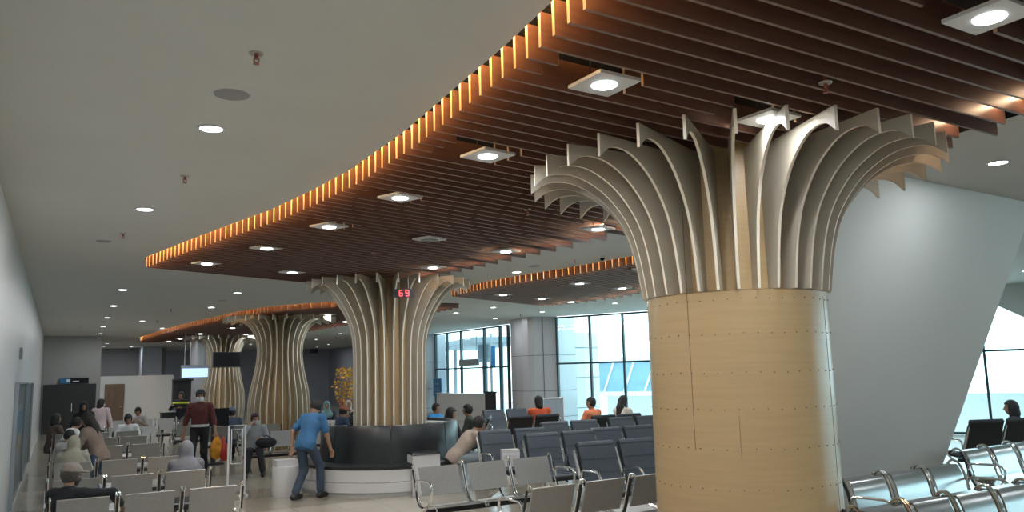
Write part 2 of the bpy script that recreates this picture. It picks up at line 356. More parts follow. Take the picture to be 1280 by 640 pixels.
MB().tube([(0, 0, -1.25), (0, 0, -.37)], .03).build('post', M['outgrey'], t)
t = thing('blue_banner', 'narrow blue hanging banner outside the left window', 'banner', (16.2, 30.6, 2.5)); MB().box((0, 0, 0), (.04, .33, .9)).build('banner_cloth', M['bluesign'], t); MB().tube([(0, .2, -6.5), (0, .2, 1.0)], .06).build('mast', M['outgrey'], t)
t = thing('direction_board', 'dark horizontal board hung across the left window bay', 'sign', (14.35, 29.2, 2.25)); MB().box((0, 0, 0), (.06, 1.75, .26)).build('sign_panel', M['outgrey'], t)
MB().tube([(0, -.7, .1), (0, -.7, 1.35)], .012).tube([(0, .7, .1), (0, .7, 1.35)], .012).build('hanger', M['outgrey'], t)
for k, (x_, y) in enumerate(((17.5, 32.3), (18.3, 35.4), (19.3, 41.0))): tag(MB().tube([(x_, y, -4), (x_, y, 3.1)], .11).build('outdoor_post', M['outgrey']), ['grey steel post outside, nearest the pillar', 'grey steel post outside behind the middle mullion', 'grey steel post outside at the left of the bay'][k], 'post', 'posts outside the left window')
mb = MB(); mb.beam((17.3, 31, 3.25), (19.8, 43, 3.25), 3.4, .25); tag(mb.build('outer_canopy', M['outgrey']), 'pale grey outer roof beyond the left window', 'roof')
# grey leaning beam seen past the leaning wall
mb = MB(); mb.beam((18.9, 12.6, 4.7), (20.7, 9.1, 2.3), .5, 1.0); struct('trim_1', mb, M['outlight'])

# ================================================================== CANOPIES
LAMP1 = [(3.85, 2.07), (2.69, 3.63), (2.79, 5.29), (2.72, 6.93), (2.54, 8.61), (2.25, 10.37), (1.78, 12.04), (3.15, 12.67), (5.03, 11.45), (5.3, 9.58), (5.48, 7.64), (4.09, 3.7), (3.92, 9.02), (2.6, 1.9), (4.6, .6), (2.5, .4)]
LAMP3 = [(8.28, 15.13), (9.62, 15.72), (10.8, 16.3), (8.66, 12.75), (10.05, 13.25), (8.5, 10.6)]
LAMP2 = [(4.03, 36.9), (4.21, 34.69), (4.43, 30.97), (4.9, 27.4), (6.1, 31.35), (6.24, 21.2), (7.4, 28.38), (7.6, 24.0)]
def seg_minus(a, b, cuts):
    L = (b - a).length; d = (b - a) / L; iv = [(0, L)]
    for c, hw, hl in cuts:
        s = (c - a).dot(d); w = abs((c - a).cross(d)) if hasattr(c - a, 'cross') else 0
        if w < hw:
            nv = []
            for p, q in iv:
                lo, hi = s - hl[0], s + hl[1]
                if hi <= p or lo >= q: nv.append((p, q))
                else:
                    if lo > p + .05: nv.append((p, lo))
                    if hi < q - .05: nv.append((hi, q))
            iv = nv
    return [(a + d * p, a + d * q) for p, q in iv]
def canopy(F, out, lamps, label, mt, led='led'):
    c = F[len(F) // 2]; cen = (c[0] + c[1]) / 2; t = thing('slatted_canopy', label, 'ceiling feature', (cen.x, cen.y, ZF))
    off = Vector((cen.x, cen.y, ZF))
    def loc(p, z): return Vector((p.x, p.y, z)) - off
    for i, (a, b) in enumerate(F):
        for p, q in seg_minus(a, b, [(Vector(l), .17, (.42, .2)) for l in lamps]):
            mb = MB(); mb.beam(loc(p, 3.5755), loc(q, 3.5755), .02, .189); mb.beam(loc(p, 3.4805), loc(q, 3.4805), .02, .001, 1)
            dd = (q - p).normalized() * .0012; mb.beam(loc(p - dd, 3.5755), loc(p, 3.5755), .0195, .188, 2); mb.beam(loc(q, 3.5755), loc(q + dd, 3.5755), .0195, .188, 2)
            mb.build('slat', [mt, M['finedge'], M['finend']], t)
    # dark liner above the opening
    n = len(out); mb = MB(); lo = [loc(p, ZC) for p in out]; hi = [loc(p, 3.98) for p in out]
    mb.add(lo + hi, [(i, (i + 1) % n, n + (i + 1) % n, n + i) for i in range(n)] + [tuple(i + n for i in tr) for tr in tessellate_polygon([hi])])
    mb.build('dark_liner', M['plenum'], t)
    # led strip just outside the slat ends on the long curved side
    k = len(F); pts = [loc((out[i] * .8 + F[i][0] * .2), 3.695) for i in range(0, k)]
    MB().tube(pts, .012, 6).build('led_strip', M[led], t, True)
    ends = [F[i][1] - (F[i][1] - F[i][0]).normalized() * (.12 + (.22 if i % 2 == 0 else 0)) for i in range(k)]
    for j in range(0, k - 3, 4):
        MB().tube([loc(ends[j], 3.60), loc(ends[min(j + 3, k - 1)], 3.60)], .012, 6).build('led_tube', M['ledw'], t, True)
    return t
canopy(F1, OUT[0], LAMP1, 'large leaf-shaped brown slatted canopy with orange-lit curved edge over the nearest columns', M['fin'])
canopy(F2, OUT[1], LAMP2, 'far leaf-shaped brown slatted canopy over the two hourglass columns', M['fin'], 'led2')
canopy(F3, OUT[2], LAMP3, 'smaller pale brown slatted canopy before the window wall', M['fin2'], 'led2')

# ================================================================== LIGHTS
def panel_light(loc, label, group='square lights set among the canopy slats', on=True):
    t = thing('square_downlight' if on else 'square_air_vent', label, 'light' if on else 'vent', loc, R(90 - lerp_list([-2, 2.4, 3.8, 5.3, 7, 9, 12.65], [91, 88, 86, 78, 68, 63, 64], loc[1])), group)
    mb = MB(); mb.box((0, 0, .012), (.3, .3, .02)); mb.build('plate', M['lampring'], t)
    MB().tube([(-.1, 0, .02), (-.1, 0, .49)], .004, 6).tube([(.1, 0, .02), (.1, 0, .49)], .004, 6).build('hanger', M['black'], t)
    if on:
        MB().lathe([(0, -.004), (.07, -.004), (.075, .0), (.075, .004)], 24).build('diffuser', M['lamp'], t, True)
        l = area('lamp_glow', (0, 0, -.02), (0, 0, 0), .14, .14, LAMP, (.93, .97, 1), shape='DISK'); l.parent = t
    else:
        mb = MB()
        for r_ in (.11, .08, .05): mb.lathe([(r_, 0), (r_, -.008), (r_ - .012, -.008), (r_ - .012, 0)], 20)
        mb.build('louvre', M['disc'], t)
    return t
names1 = ['cut by the top right corner of the photo', 'left of the near column capital', 'second from the near column along the curved edge', 'third from the near column along the curved edge', 'fourth from the near column along the curved edge', 'fifth along the curved edge towards the tip', 'nearest the pointed tip',
          'just before the second column capital', 'over the right side of the second column', 'on the straight side midway between columns', 'on the straight side beside the near capital', 'right behind the fins of the near capital']
for i, p in enumerate(LAMP1):
    if i == 12: panel_light((p[0], p[1], ZF), 'unlit square vent plate in the middle of the large canopy', None, False)
    else: panel_light((p[0], p[1], ZF), 'square light in the large canopy, ' + (names1[i] if i < 12 else ['', '', '', 'above the viewpoint, nearer the slat ends', 'above the viewpoint at right', 'above the viewpoint, farthest back'][max(0, i - 10)]))
for i, p in enumerate(LAMP3): panel_light((p[0], p[1], ZF), 'square light in the small right canopy, ' + ['leftmost front', 'middle of the far row', 'far right of far row', 'upper middle', 'beside the near column', 'hidden by the near column'][i])
for i, p in enumerate(LAMP2): panel_light((p[0], p[1], ZF), 'square light in the far canopy, ' + ['nearest its pointed tip', 'second from its tip', 'third from its tip', 'left of the third column capital', 'between the two far capitals', 'right of the third column capital', 'low right of the third capital', 'behind the second column'][i])
def downlight(loc, label):
    t = thing('round_downlight', label, 'light', loc, 0, 'round downlights in the plain ceiling')
    MB().lathe([(.075, -.002), (.078, -.010), (.098, -.008), (.10, 0)], 24).build('trim_ring', M['lampring'], t, True)
    MB().lathe([(0, -.005), (.076, -.005)], 24).build('diffuser', M['lamp'], t, True)
    l = area('lamp_glow', (0, 0, -.02), (0, 0, 0), .14, .14, LAMP, (.93, .97, 1), shape='DISK'); l.parent = t
    return t
ORD = ['nearest', 'second', 'third', 'fourth', 'fifth', 'sixth', 'seventh', 'eighth', 'ninth']
for i, y in enumerate((5.79, 8.9, 12.9, 17.08, 20.8, 24.7, 28.7, 33.0)):
    if i == 2: continue
    downlight(([.86, .7, .9, 1.01, 1.05, 1.11, 1.18, 1.27][i], y, ZC), ORD[i - (i > 2)] + ' round downlight in the row along the left wall')
for i, (x, y) in enumerate(((3.15, 17.16), (3.21, 20.8), (2.1, 26.0))): downlight((x, y, ZC), ['round downlight before the far canopy, nearer one', 'round downlight beside the far canopy edge', 'round downlight left of the far canopy'][i])
for i, (x, y) in enumerate(((1.9, 41.5), (1.9, 45), (3.2, 45.5), (3.3, 49))): downlight((x, y, ZC), ORD[i] + ' of the small downlights over the far white partition')
for i, (x, y) in enumerate(((7.04, 12.34), (7.29, 3.99), (10.3, 19.4), (10.13, 21.43), (12.53, 23.47), (13.0, 17.5), (12.6, 20.6), (10.2, 32.9), (10.6, 37.9), (13.0, 44), (13.5, 48), (8.6, 43), (5.6, 41.5), (9.5, 29), (7.2, 16.2), (3.0, 29.5))):
    downlight((x, y, ZC), ['between the large and small canopies', 'right of the near column capital', 'beyond the small canopy, left one', 'beyond the small canopy near the left bay', 'before the pillar between the window bays', 'before the right window frame', 'over the clad pillar', 'seen between second and third columns, nearer', 'seen between second and third columns, middle', 'seen between the columns over the dark wall', 'seen between the columns, farthest', 'small one right of the farthest column', 'hidden behind the farthest column', 'behind the second column', 'behind the second column capital', 'left of the farthest column capital'][i].join(['round downlight ', '']))
for i, (x, y) in enumerate(((.8, 2.5), (.8, -1), (.8, -4), (7.3, 0.5), (7.3, -3), (11, 3), (11, -1), (11, -4), (14, 6), (15, 0), (17, 9), (19, 3), (12, 8.5), (14.5, 12), (6.9, 8.3), (3, -4.5))): downlight((x, y, ZC), 'added unseen round downlight, ' + ['by the left wall just ahead', 'by the left wall just behind', 'by the left wall at the back', 'right of the viewpoint', 'right of the viewpoint near the back wall', 'over the curved benches', 'over the aisle at right', 'in the right back corner area', 'over the black bench at the right edge', 'between the aisle and right windows', 'behind the leaning wall, near the windows', 'nearest the right windows', 'just behind the leaning wall', 'deep behind the leaning wall', 'hidden behind the near column capital', 'over the middle of the back wall'][i])  # unseen downlights, added to light the hall and ceiling

def sprinkler(loc, label, up=0):
    t = thing('sprinkler_head', label, 'sprinkler', loc, 0, 'fire sprinklers')
    MB().lathe([(.0, -.0), (.04, -.0), (.036, -.008), (.0, -.01)], 16).build('escutcheon', M['copper'], t, True)
    mb = MB(); mb.tube([(0, 0, up), (0, 0, -.035)], .012); mb.tube([(-.012, 0, -.03), (-.014, 0, -.045), (0, 0, -.06)], .004, 6); mb.tube([(.012, 0, -.03), (.014, 0, -.045), (0, 0, -.06)], .004, 6); mb.lathe([(0, -.06), (.018, -.06), (.018, -.063), (0, -.063)], 12)
    mb.build('nozzle', M['red'], t, True)
for i, (x, y) in enumerate(((.86, 4.3), (.88, 7.3), (.6, 10.5), (.55, 28.3), (2.38, 21.6), (2.49, 25.8), (7.12, 10.6), (12.3, 21.4))): sprinkler((x, y, ZC), 'red sprinkler in the plain ceiling, ' + ['nearest, at top left', 'second, between two downlights', 'third, left of the canopy tip', 'far along the left wall', 'before the far canopy', 'left of the far canopy', 'between the two canopies', 'near the clad pillar'][i])
for i, (x, y) in enumerate(((3.87, 3.05), (4.12, 6.96), (3.66, 10.28), (8.01, 11.98))): sprinkler((x, y, ZF + .01), 'sprinkler hanging below slats, ' + ['above the near column capital', 'left of the near capital fins', 'over the second column', 'in the small right canopy'][i], .49)
for i, (x, y, r_) in enumerate(((.86, 5.02, .105), (.42, 11.15, .09), (6.91, 11.51, .10), (3.15, 18.92, .1), (10.4, 23.5, .1))):
    t = thing('ceiling_speaker', ['large round grey ceiling speaker left of the nearest downlight', 'faint round ceiling speaker near the left wall', 'round ceiling speaker between the canopies', 'round ceiling speaker before the far canopy', 'round ceiling speaker beyond the small canopy'][i], 'speaker', (x, y, ZC), 0, 'round ceiling speakers')
    MB().lathe([(0, -.012), (r_ * .85, -.012), (r_, -.006), (r_, 0)], 28).build('grille', M['disc'], t, True)
    MB().lathe([(r_, 0), (r_ + .008, -.006), (r_ + .012, 0)], 28).build('rim', M['lampring'], t, True)
t = thing('dome_camera', 'small white dome camera on the ceiling beside the near capital', 'camera', (7.35, 10.17, ZC))
MB().lathe([(0, -.03), (.05, -.03), (.055, 0)], 20).build('base', M['gloss'], t, True); MB().lathe([(0, -.075), (.02, -.07), (.036, -.05), (.04, -.03)], 20).build('dome', M['screen'], t, True)
t = thing('wall_camera', 'small dark camera high on the far grey wall', 'camera', (11.9, 43, 3.2)); MB().box((0, 0, 0), (.3, .4, .25)).build('housing', M['black'], t); MB().lathe([(0, 0), (.08, 0), (.08, .1)], 12, (0, -.25, -.05)).build('lens', M['screen'], t); MB().tube([(0, 0, .1), (0, 0, .4)], .03).build('bracket', M['outgrey'], t)

# ================================================================== COLUMNS
def column(loc, n, prof, zb, core_r, shaft, label, rot=0.0, core_prof=None, rim=1.60):
    t = thing('fluted_column', label, 'column', (loc[0], loc[1], 0), 0, 'petal-topped columns')
    zt = ZF - .015
    P = [(r_, z) for z, r_ in prof]       # underside profile upward: (r,z)
    if shaft:
        mb = MB(); mb.lathe([(shaft, 0), (shaft, zb - .01), (shaft - .03, zb), (core_r, zb)], 64)
        mb.build('shaft', M['shaft'], t, True)
        mb = MB()
        for zz in (.15, .42, .70, .98, 1.26, 1.54, 1.80, 2.08, 2.33):
            for k in range(44):
                a = 2 * math.pi * k / 44 + (.05 if int(zz * 50) % 2 else 0)
                mb.box(((shaft + .001) * math.cos(a), (shaft + .001) * math.sin(a), zz + .004 * math.sin(k * 5)), (.006, .008, .008), a)
        for a in (3.42, 3.9, 5.1, 1.1): mb.box(((shaft) * math.cos(a), (shaft) * math.sin(a), 1.35 + .9 * (a == 3.42)), (.003, .0025, 2.0 if a != 3.9 else .3), a)
        o = mb.build('screw', M['screw'], t); o['kind'] = 'stuff'
        MB().lathe([(shaft + .012, 0), (shaft + .012, .1), (shaft, .1)], 64).build('skirting', M['steel'], t, True)
    cp = core_prof or [(core_r, 0 if not shaft else zb - .02), (core_r, 3.6)]
    MB().lathe(cp, 48).build('core', M['core'], t, True)
    for k in range(n):
        a = rot + 2 * math.pi * k / n; u = Vector((math.cos(a), math.sin(a), 0)); s = Vector((-u.y, u.x, 0))
        inner = [(max(.05, np.interp(z, [q[1] for q in cp], [q[0] for q in cp]) - .01), z) for z in np.linspace(zt, zb, 12)] if core_prof else [(core_r - .01, zt), (core_r - .01, zb)]
        poly = P + [(rim, zt)] + [(float(x), float(z)) for x, z in inner]
        mb = MB(); mb.plate([u * r_ + Vector((0, 0, z)) for r_, z in poly], s, .021, 0, 1)
        mb.build('fin', [M['petal'], M['petaledge']], t)
    return t
def arc_prof(base, neck_r, zneck, rim, zrim, n=16, pw=1.0):
    # quarter-superellipse from (neck_r,zneck) outward to (rim,zrim)
    out = list(base)
    for i in range(1, n + 1):
        th = math.pi / 2 * i / n
        out.append((zneck + (zrim - zneck) * math.sin(th) ** pw, neck_r + (rim - neck_r) * (1 - math.cos(th) ** pw)))
    return out
def interp_prof(zs, rs, n=22):
    # smooth profile through the points
    zs = np.array(zs); rs = np.array(rs); tt = np.linspace(0, len(zs) - 1, n * 2)
    def cr(p, t):
        i = int(min(t, len(p) - 1.0001)); f = t - i; p0 = p[max(i - 1, 0)]; p1 = p[i]; p2 = p[i + 1]; p3 = p[min(i + 2, len(p) - 1)]
        return .5 * (2 * p1 + (-p0 + p2) * f + (2 * p0 - 5 * p1 + 4 * p2 - p3) * f * f + (-p0 + 3 * p1 - 3 * p2 + p3) * f ** 3)
    return [(float(cr(zs, t)), float(cr(rs, t))) for t in tt]
prof1 = interp_prof([2.40, 2.55, 2.75, 2.95, 3.12, 3.26, 3.365, 3.395, 3.375, 3.30], [.735, .755, .79, .85, .95, 1.08, 1.25, 1.40, 1.52, 1.62])
column((4.75, 4.78), 32, prof1, 2.40, .60, .70, 'nearest huge column with plain pale timber shaft and flared beige fins', .05, None, 1.62)
prof2 = interp_prof([0.02, .8, 1.6, 2.3, 2.6, 2.87, 3.10, 3.25, 3.36, 3.385, 3.31], [.63, .63, .63, .64, .68, .78, .92, 1.04, 1.19, 1.31, 1.43])
column((5.05, 13.4), 26, prof2, .02, .50, None, 'straight finned column rising from the round black bench', .1, None, 1.43)
prof3 = interp_prof([0.02, .6, 1.1, 1.5, 1.9, 2.3, 2.6, 2.86, 3.1, 3.25, 3.36, 3.38, 3.31], [.70, .81, .82, .77, .68, .61, .60, .64, .74, .86, 1.05, 1.26, 1.48])
core3 = [(.55, 0), (.66, .6), (.67, 1.1), (.62, 1.5), (.53, 1.9), (.46, 2.3), (.45, 2.6), (.47, 2.86), (.5, 3.6)]
column((5.22, 22.2), 26, prof3, .02, .5, None, 'hourglass finned column behind the man in the blue shirt', .0, core3, 1.48)
column((5.5, 32.5), 26, prof3, .02, .5, None, 'farthest hourglass finned column with a television on it', .07, core3, 1.48)
# television, clock, departure screen
t = thing('television', 'black wall television mounted on the farthest column', 'television', (5.45, 31.45, 2.55), R(8))
MB().box((0, 0, 0), (1.02, .07, .57)).build('bezel', M['black'], t); MB().box((0, -.037, .01), (.97, .006, .51)).build('screen', M['screen'], t)
MB().tube([(0, .03, 0), (0, .3, 0)], .04).build('bracket', M['black'], t)
t = thing('led_clock', 'small black clock with red digits hanging before second column', 'clock', (4.72, 11.9, 3.12), R(-20))
MB().box((0, 0, 0), (.31, .05, .13)).build('housing', M['black'], t)
MB().tube([(-.07, 0, .06), (-.07, 0, .36)], .006).tube([(.07, 0, .06), (.07, 0, .36)], .006).build('hanger', M['black'], t)
def digits(mb, ch, cx, w=.045, h=.085, y=-.028):
    seg = {'6': 'acdefg', '9': 'abcdfg', '1': 'bc'}[ch]; b = .011
    P = {'a': (cx, h / 2, w, b), 'g': (cx, 0, w, b), 'd': (cx, -h / 2, w, b), 'b': (cx + w / 2, h / 4, b, h / 2), 'c': (cx + w / 2, -h / 4, b, h / 2), 'f': (cx - w / 2, h / 4, b, h / 2), 'e': (cx - w / 2, -h / 4, b, h / 2)}
    for s_ in seg: x, z, ww, hh = P[s_]; mb.box((x, y, z), (ww + .004, .006, hh + .004))
mb = MB(); digits(mb, '6', -.045); digits(mb, '9', .055); mb.build('digits', M['digit'], t)
t = thing('departure_screen', 'glowing pale blue information screen left of the farthest column', 'screen', (4.2, 30.4, 2.14), R(5))
MB().box((0, 0, .0), (.92, .08, .44)).build('bezel', M['outgrey'], t); MB().box((0, -.045, -.05), (.86, .008, .30)).build('screen', M['blue_screen'], t)
mb = MB()
for k in range(4): mb.box((0, -.052, .03 - k * .06), (.8, .004, .006))
for k in range(5): mb.box((-.34 + k * .17, -.052, -.05), (.004, .004, .26))
mb.build('table_lines', M['signwhite'], t)
MB().tube([(-.35, 0, .22), (-.35, 0, 1.45)], .015).tube([(.35, 0, .22), (.35, 0, 1.45)], .015).build('hanger', M['outgrey'], t)

# ================================================================== ROUND BENCH
t = thing('round_bench', 'round white bench with black seat and curved black back around the column', 'bench', (5.05, 13.4, 0))
a0, a1 = R(150), R(400)
mb = MB(); mb.lathe([(.85, 0), (.85, .40), (1.48, .40), (1.48, .22), (1.465, .215), (1.465, .205), (1.48, .20), (1.48, .06), (1.44, .05), (1.44, 0), (.85, 0)], 60, (0, 0, 0), 0, a0, a1); mb.build('plinth', M['gloss'], t, True)
MB().lathe([(.9, .40), (.9, .47), (1.46, .475), (1.50, .455), (1.50, .42), (1.48, .40), (.9, .40)], 60, (0, 0, 0), 0, a0, a1).build('seat_cushion', M['leather'], t, True)
for k in range(5):
    b0 = a0 + (a1 - a0) * k / 5 + .006; b1 = a0 + (a1 - a0) * (k + 1) / 5 - .006
    MB().lathe([(1.02, .47), (1.04, .78), (1.06, 1.02), (1.09, 1.05), (1.13, 1.05), (1.155, 1.02), (1.17, .75), (1.20, .47), (1.02, .47)], 16, (0, 0, 0), 0, b0, b1).build('backrest', M['leather'], t, True)
MB().lathe([(.74, .0), (.74, 1.0), (1.06, 1.0), (1.06, .0), (.74, 0)], 48, (0, 0, 0), 0, a0, a1).build('planter_ledge', M['gloss'], t, True)
t = thing('bench_block', 'curved white bench end block with black top, left of seated man in beige', 'bench', (5.05, 13.4, 0))
MB().lathe([(1.21, .48), (1.21, .60), (1.56, .60), (1.56, .0), (1.52, 0), (1.52, .48), (1.21, .48)], 16, (0, 0, 0), 0, R(262), R(279)).build('block', M['gloss'], t, True)
MB().lathe([(1.21, .60), (1.21, .64), (1.55, .64), (1.57, .60), (1.21, .60)], 16, (0, 0, 0), 0, R(262), R(279)).build('cushion', M['leather'], t, True)
t = thing('white_drum', 'short white cylindrical drum stool beside the man in blue', 'stool', (3.22, 13.2, 0))
MB().lathe([(0, 0), (.20, 0), (.205, .02), (.205, .44), (.20, .46), (0, .46)], 36).build('drum', M['gloss'], t, True)
MB().box((0, .02, .51), (.34, .30, .10)).build('lid', M['gloss'], t)

# ================================================================== SEATS
def strip(profile, x0, x1, th=.004, inset=.0, mi=0, mb=None, off=0.0):
    mb = mb or MB(); n = len(profile); P = [Vector((0, y, z)) for y, z in profile]
    N = []
    for i in range(n):
        t = (P[min(i + 1, n - 1)] - P[max(i - 1, 0)]).normalized(); N.append(Vector((0, t.z, -t.y)))
    vs = []
    for i in range(n):
        for x in (x0, x1):
            for s_ in (-1, 1): vs.append(Vector((x, 0, 0)) + P[i] + N[i] * (off + s_ * th / 2))
    fs = []
    for i in range(n - 1):
        a = i * 4; b = a + 4
        fs += [(a, a + 2, b + 2, b), (a + 1, b + 1, b + 3, a + 3), (a, b, b + 1, a + 1), (a + 2, a + 3, b + 3, b + 2)]
    fs += [(0, 1, 3, 2), ((n - 1) * 4, (n - 1) * 4 + 2, (n - 1) * 4 + 3, (n - 1) * 4 + 1)]
    mb.add(vs, fs, mi); return mb
def smooth_prof(pts, n=5):
    ys = [p[0] for p in pts]; zs = [p[1] for p in pts]; out = interp_prof(zs, ys, max(4, n * len(pts) // 2)); return [(y, z) for z, y in out]
SP = smooth_prof([(.035, .795), (.015, .82), (-.015, .812), (-.045, .74), (-.09, .60), (-.14, .47), (-.19, .405), (-.27, .385), (-.40, .405), (-.53, .425), (-.585, .41), (-.60, .38)])
SPC = smooth_prof([(.085, .765), (.06, .81), (.01, .825), (-.04, .79), (-.085, .70), (-.115, .58), (-.15, .47), (-.20, .405), (-.28, .385), (-.40, .40), (-.53, .425), (-.585, .41), (-.60, .38)])
def arms(mb, x, r=.013, pad=False):
    mb.tube(bez((x, -.10, .50), (x, -.08, .66), (x, -.16, .665), 5) + [(x, -.3, .67)] + bez((x, -.42, .67), (x, -.53, .66), (x, -.50, .55), 6) + bez((x, -.49, .52), (x, -.44, .40), (x, -.28, .34), 5), r, 8)
def bench(n, label, group, pitch=.57, curved=False, loc=(0, 0, 0), rz=0):
    t = thing('steel_bench', label, 'chair', loc, rz, group); pf = SPC if curved else SP; L = n * pitch
    for k in range(n):
        x0 = k * pitch - L / 2 + .018; x1 = x0 + pitch - .036
        mb = MB(); strip(pf, x0, x1, .012); cut = [i for i in range(len(pf))]
        bi = [i for i, (y, z) in enumerate(pf) if z < .79 and z > .475]; si = [i for i, (y, z) in enumerate(pf) if y < -.22 and y > -.54 and z < .5]
        for idx in (bi, si):
            if len(idx) > 1: strip([pf[i] for i in idx], x0 + .05, x1 - .05, .016, 0, 1, mb)
        mb.build('seat_shell', [M['mirror'], M['mirror']] if curved else [M['steel'], M['perf']], t, True)
        for x in (x0 - .004, x1 + .004): MB().tube([(x, y, z) for y, z in pf], .012 if curved else .008, 6).build('seat_rim', M['chrome'], t, True)
    br = MB()
    for k in range(n + 1):
        x = k * pitch - L / 2
        for i in range(0, len(pf) - 3, 2):
            (y, z), (y2, z2) = pf[i], pf[min(i + 2, len(pf) - 1)]
            if z < .79 and y > -.25: br.beam((x, y + .012, z), (x, y2 + .012, z2), .026 if 0 < k < n else .014, .02)
    br.build('bracket', M['bracket'], t)
    MB().beam((-L / 2 + .05, -.27, .335), (L / 2 - .05, -.27, .335), .06, .05).build('beam', M['bracket'], t)
    for x in (-L / 2, L / 2):
        a = MB(); arms(a, x); a.build('armrest', M['chrome'], t, True)
    for x in (-L / 2 + .2, L / 2 - .2):
        l = MB(); l.tube([(x, -.27, .33), (x, -.27, .16)], .025, 8); l.tube(bez((x, -.27, .18), (x, -.36, .06), (x, -.55, .015), 6), .016, 8); l.tube(bez((x, -.27, .18), (x, -.18, .06), (x, .06, .015), 6), .016, 8)
        l.build('leg', M['chrome'], t, True)
    return t
SP2 = smooth_prof([(.08, .95), (.05, .93), (.0, .80), (-.04, .66), (-.09, .53), (-.14, .46), (-.2, .43), (-.3, .425), (-.45, .44), (-.56, .445), (-.60, .42)])
def padded(n, label, group, loc, rz, pitch=.6):
    t = thing('padded_bench', label, 'chair', loc, rz, group); L = n * pitch
    prof = []
    for i, (y, z) in enumerate(SP2): prof.append((y - (.006 if (i % 4 < 2) else 0), z))
    for k in range(n):
        x0 = k * pitch - L / 2 + .03; x1 = x0 + pitch - .06
        strip(SP2, x0, x1, .03, 0, 0, None, -.012).build('seat_back', M['padback'], t, True)
        mb = MB(); i = 0
        while i < len(SP2) - 2:
            seg = SP2[i:i + 4]; strip(seg, x0 + .012, x1 - .012, .03, 0, 0, mb, .016 if (i // 3) % 2 else .010); i += 3
        mb.build('cushion', M['pad'], t)
    for k in range(n + 1):
        x = k * pitch - L / 2; a = MB(); arms(a, x, .016)
        a.beam((x, .07, .88), (x, -.11, .46), .022, .03); a.build('armrest', M['chrome'], t, True)
    MB().beam((-L / 2 + .05, -.27, .36), (L / 2 - .05, -.27, .36), .07, .05).build('beam', M['bracket'], t)
    for x in (-L / 2 + .2, L / 2 - .2):
        l = MB(); l.tube([(x, -.27, .36), (x, -.27, .14)], .026, 8); l.tube(bez((x, -.27, .18), (x, -.36, .06), (x, -.55, .015), 6), .018, 8); l.tube(bez((x, -.27, .18), (x, -.18, .06), (x, .06, .015), 6), .018, 8)
        l.build('leg', M['chrome'], t, True)
    return t
PI = math.pi
GL = 'steel benches in the left block'
b0 = bench(3, 'steel bench of three seats, front row of left block, backs to us', GL, .57, False, (.83, 8.62, 0), PI)
for i, y in enumerate((10.37, 12.5, 15.3, 17.6, 19.5, 21.15)):
    dup(b0, (.80 if i < 5 else 1.3, y, 0), PI if i < 5 else 0, ['steel bench in second row of left block, under the grey-hijab woman', 'steel bench in third row of the left block', 'steel bench in fourth row of the left block', 'steel bench in fifth row of the left block', 'steel bench in sixth row of the left block', 'steel bench facing us under the man in white T-shirt'][i])
for i, (x, y, rz_) in enumerate(((3.75, 19.3, PI), (3.4, 21.6, PI), (6.4, 19.62, 0), (6.3, 20.95, 0), (5.75, 18.4, 0), (5.0, 17.1, R(100)), (2.15, 24.95, 0))): dup(b0, (x, y, 0), rz_, ['steel bench behind the masked man, far middle', 'farthest middle steel bench before the hourglass columns', 'steel bench under the woman in pale grey hijab', 'steel bench under the two women in teal and cream hijabs', 'steel bench under the dark-haired person in black', 'steel bench turned sideways under the man in orange-brown cap', 'steel bench under the young man by the white partition'][i], 'far steel benches')
dup(b0, (3.98, 16.75, 0), 0, 'steel bench facing us under the masked young man', 'far steel benches')
bench(3, 'three-seat steel bench facing us in the middle foreground', None, .635, False, (4.52, 8.82, 0), R(2.5))
bench(4, 'steel bench seen from behind, cut by the bottom edge left of the near column', None, .62, False, (4.99, 6.56, 0), PI + R(4))
bench(3, 'curved steel bench just right of the near column, three shiny seats', 'curved steel benches at right', .64, True, (7.2, 5.18, 0), R(3))
bench(5, 'nearest curved steel bench cut by the bottom right corner', 'curved steel benches at right', .56, True, (6.42, 4.05, 0), R(1))
bench(4, 'brightly lit curved steel bench at the right edge', 'curved steel benches at right', .60, True, (10.4, 5.95, 0), R(4))
GP = 'black padded benches before the windows'
pb = padded(2, 'black padded bench nearest us, beside the near column', GP, (6.12, 8.3, 0), R(-3))
PBS = [((6.36, 9.97), -3, 'black padded bench in the second row, left pair'), ((7.6, 10.15), -3, 'black padded bench in the second row beside near column'), ((7.85, 12.0), -3, 'black padded bench in third row, left pair under orange woman'), ((9.35, 12.1), -3, 'black padded bench in third row, right pair before woman in white'),
       ((8.45, 14.3), 177, 'black padded bench in the fourth row under the clad pillar'), ((9.55, 13.02), 177, 'black padded bench under the man in orange and the woman in white'), ((7.48, 14.47), 240, 'black padded bench under man in dark green'), ((7.2, 17), 30, 'black padded bench under man in blue tee'), ((9.3, 17), -3, 'black padded bench in the row farthest from us'), ((6.15, 11.0), -3, 'black padded bench behind the seated man in beige')]
for (x, y), a, l in PBS: dup(pb, (x, y, 0), R(a), l)
padr = padded(3, 'dark padded bench behind the lit steel bench at right edge', None, (12.6, 7.0, 0), PI + R(-20), .62)
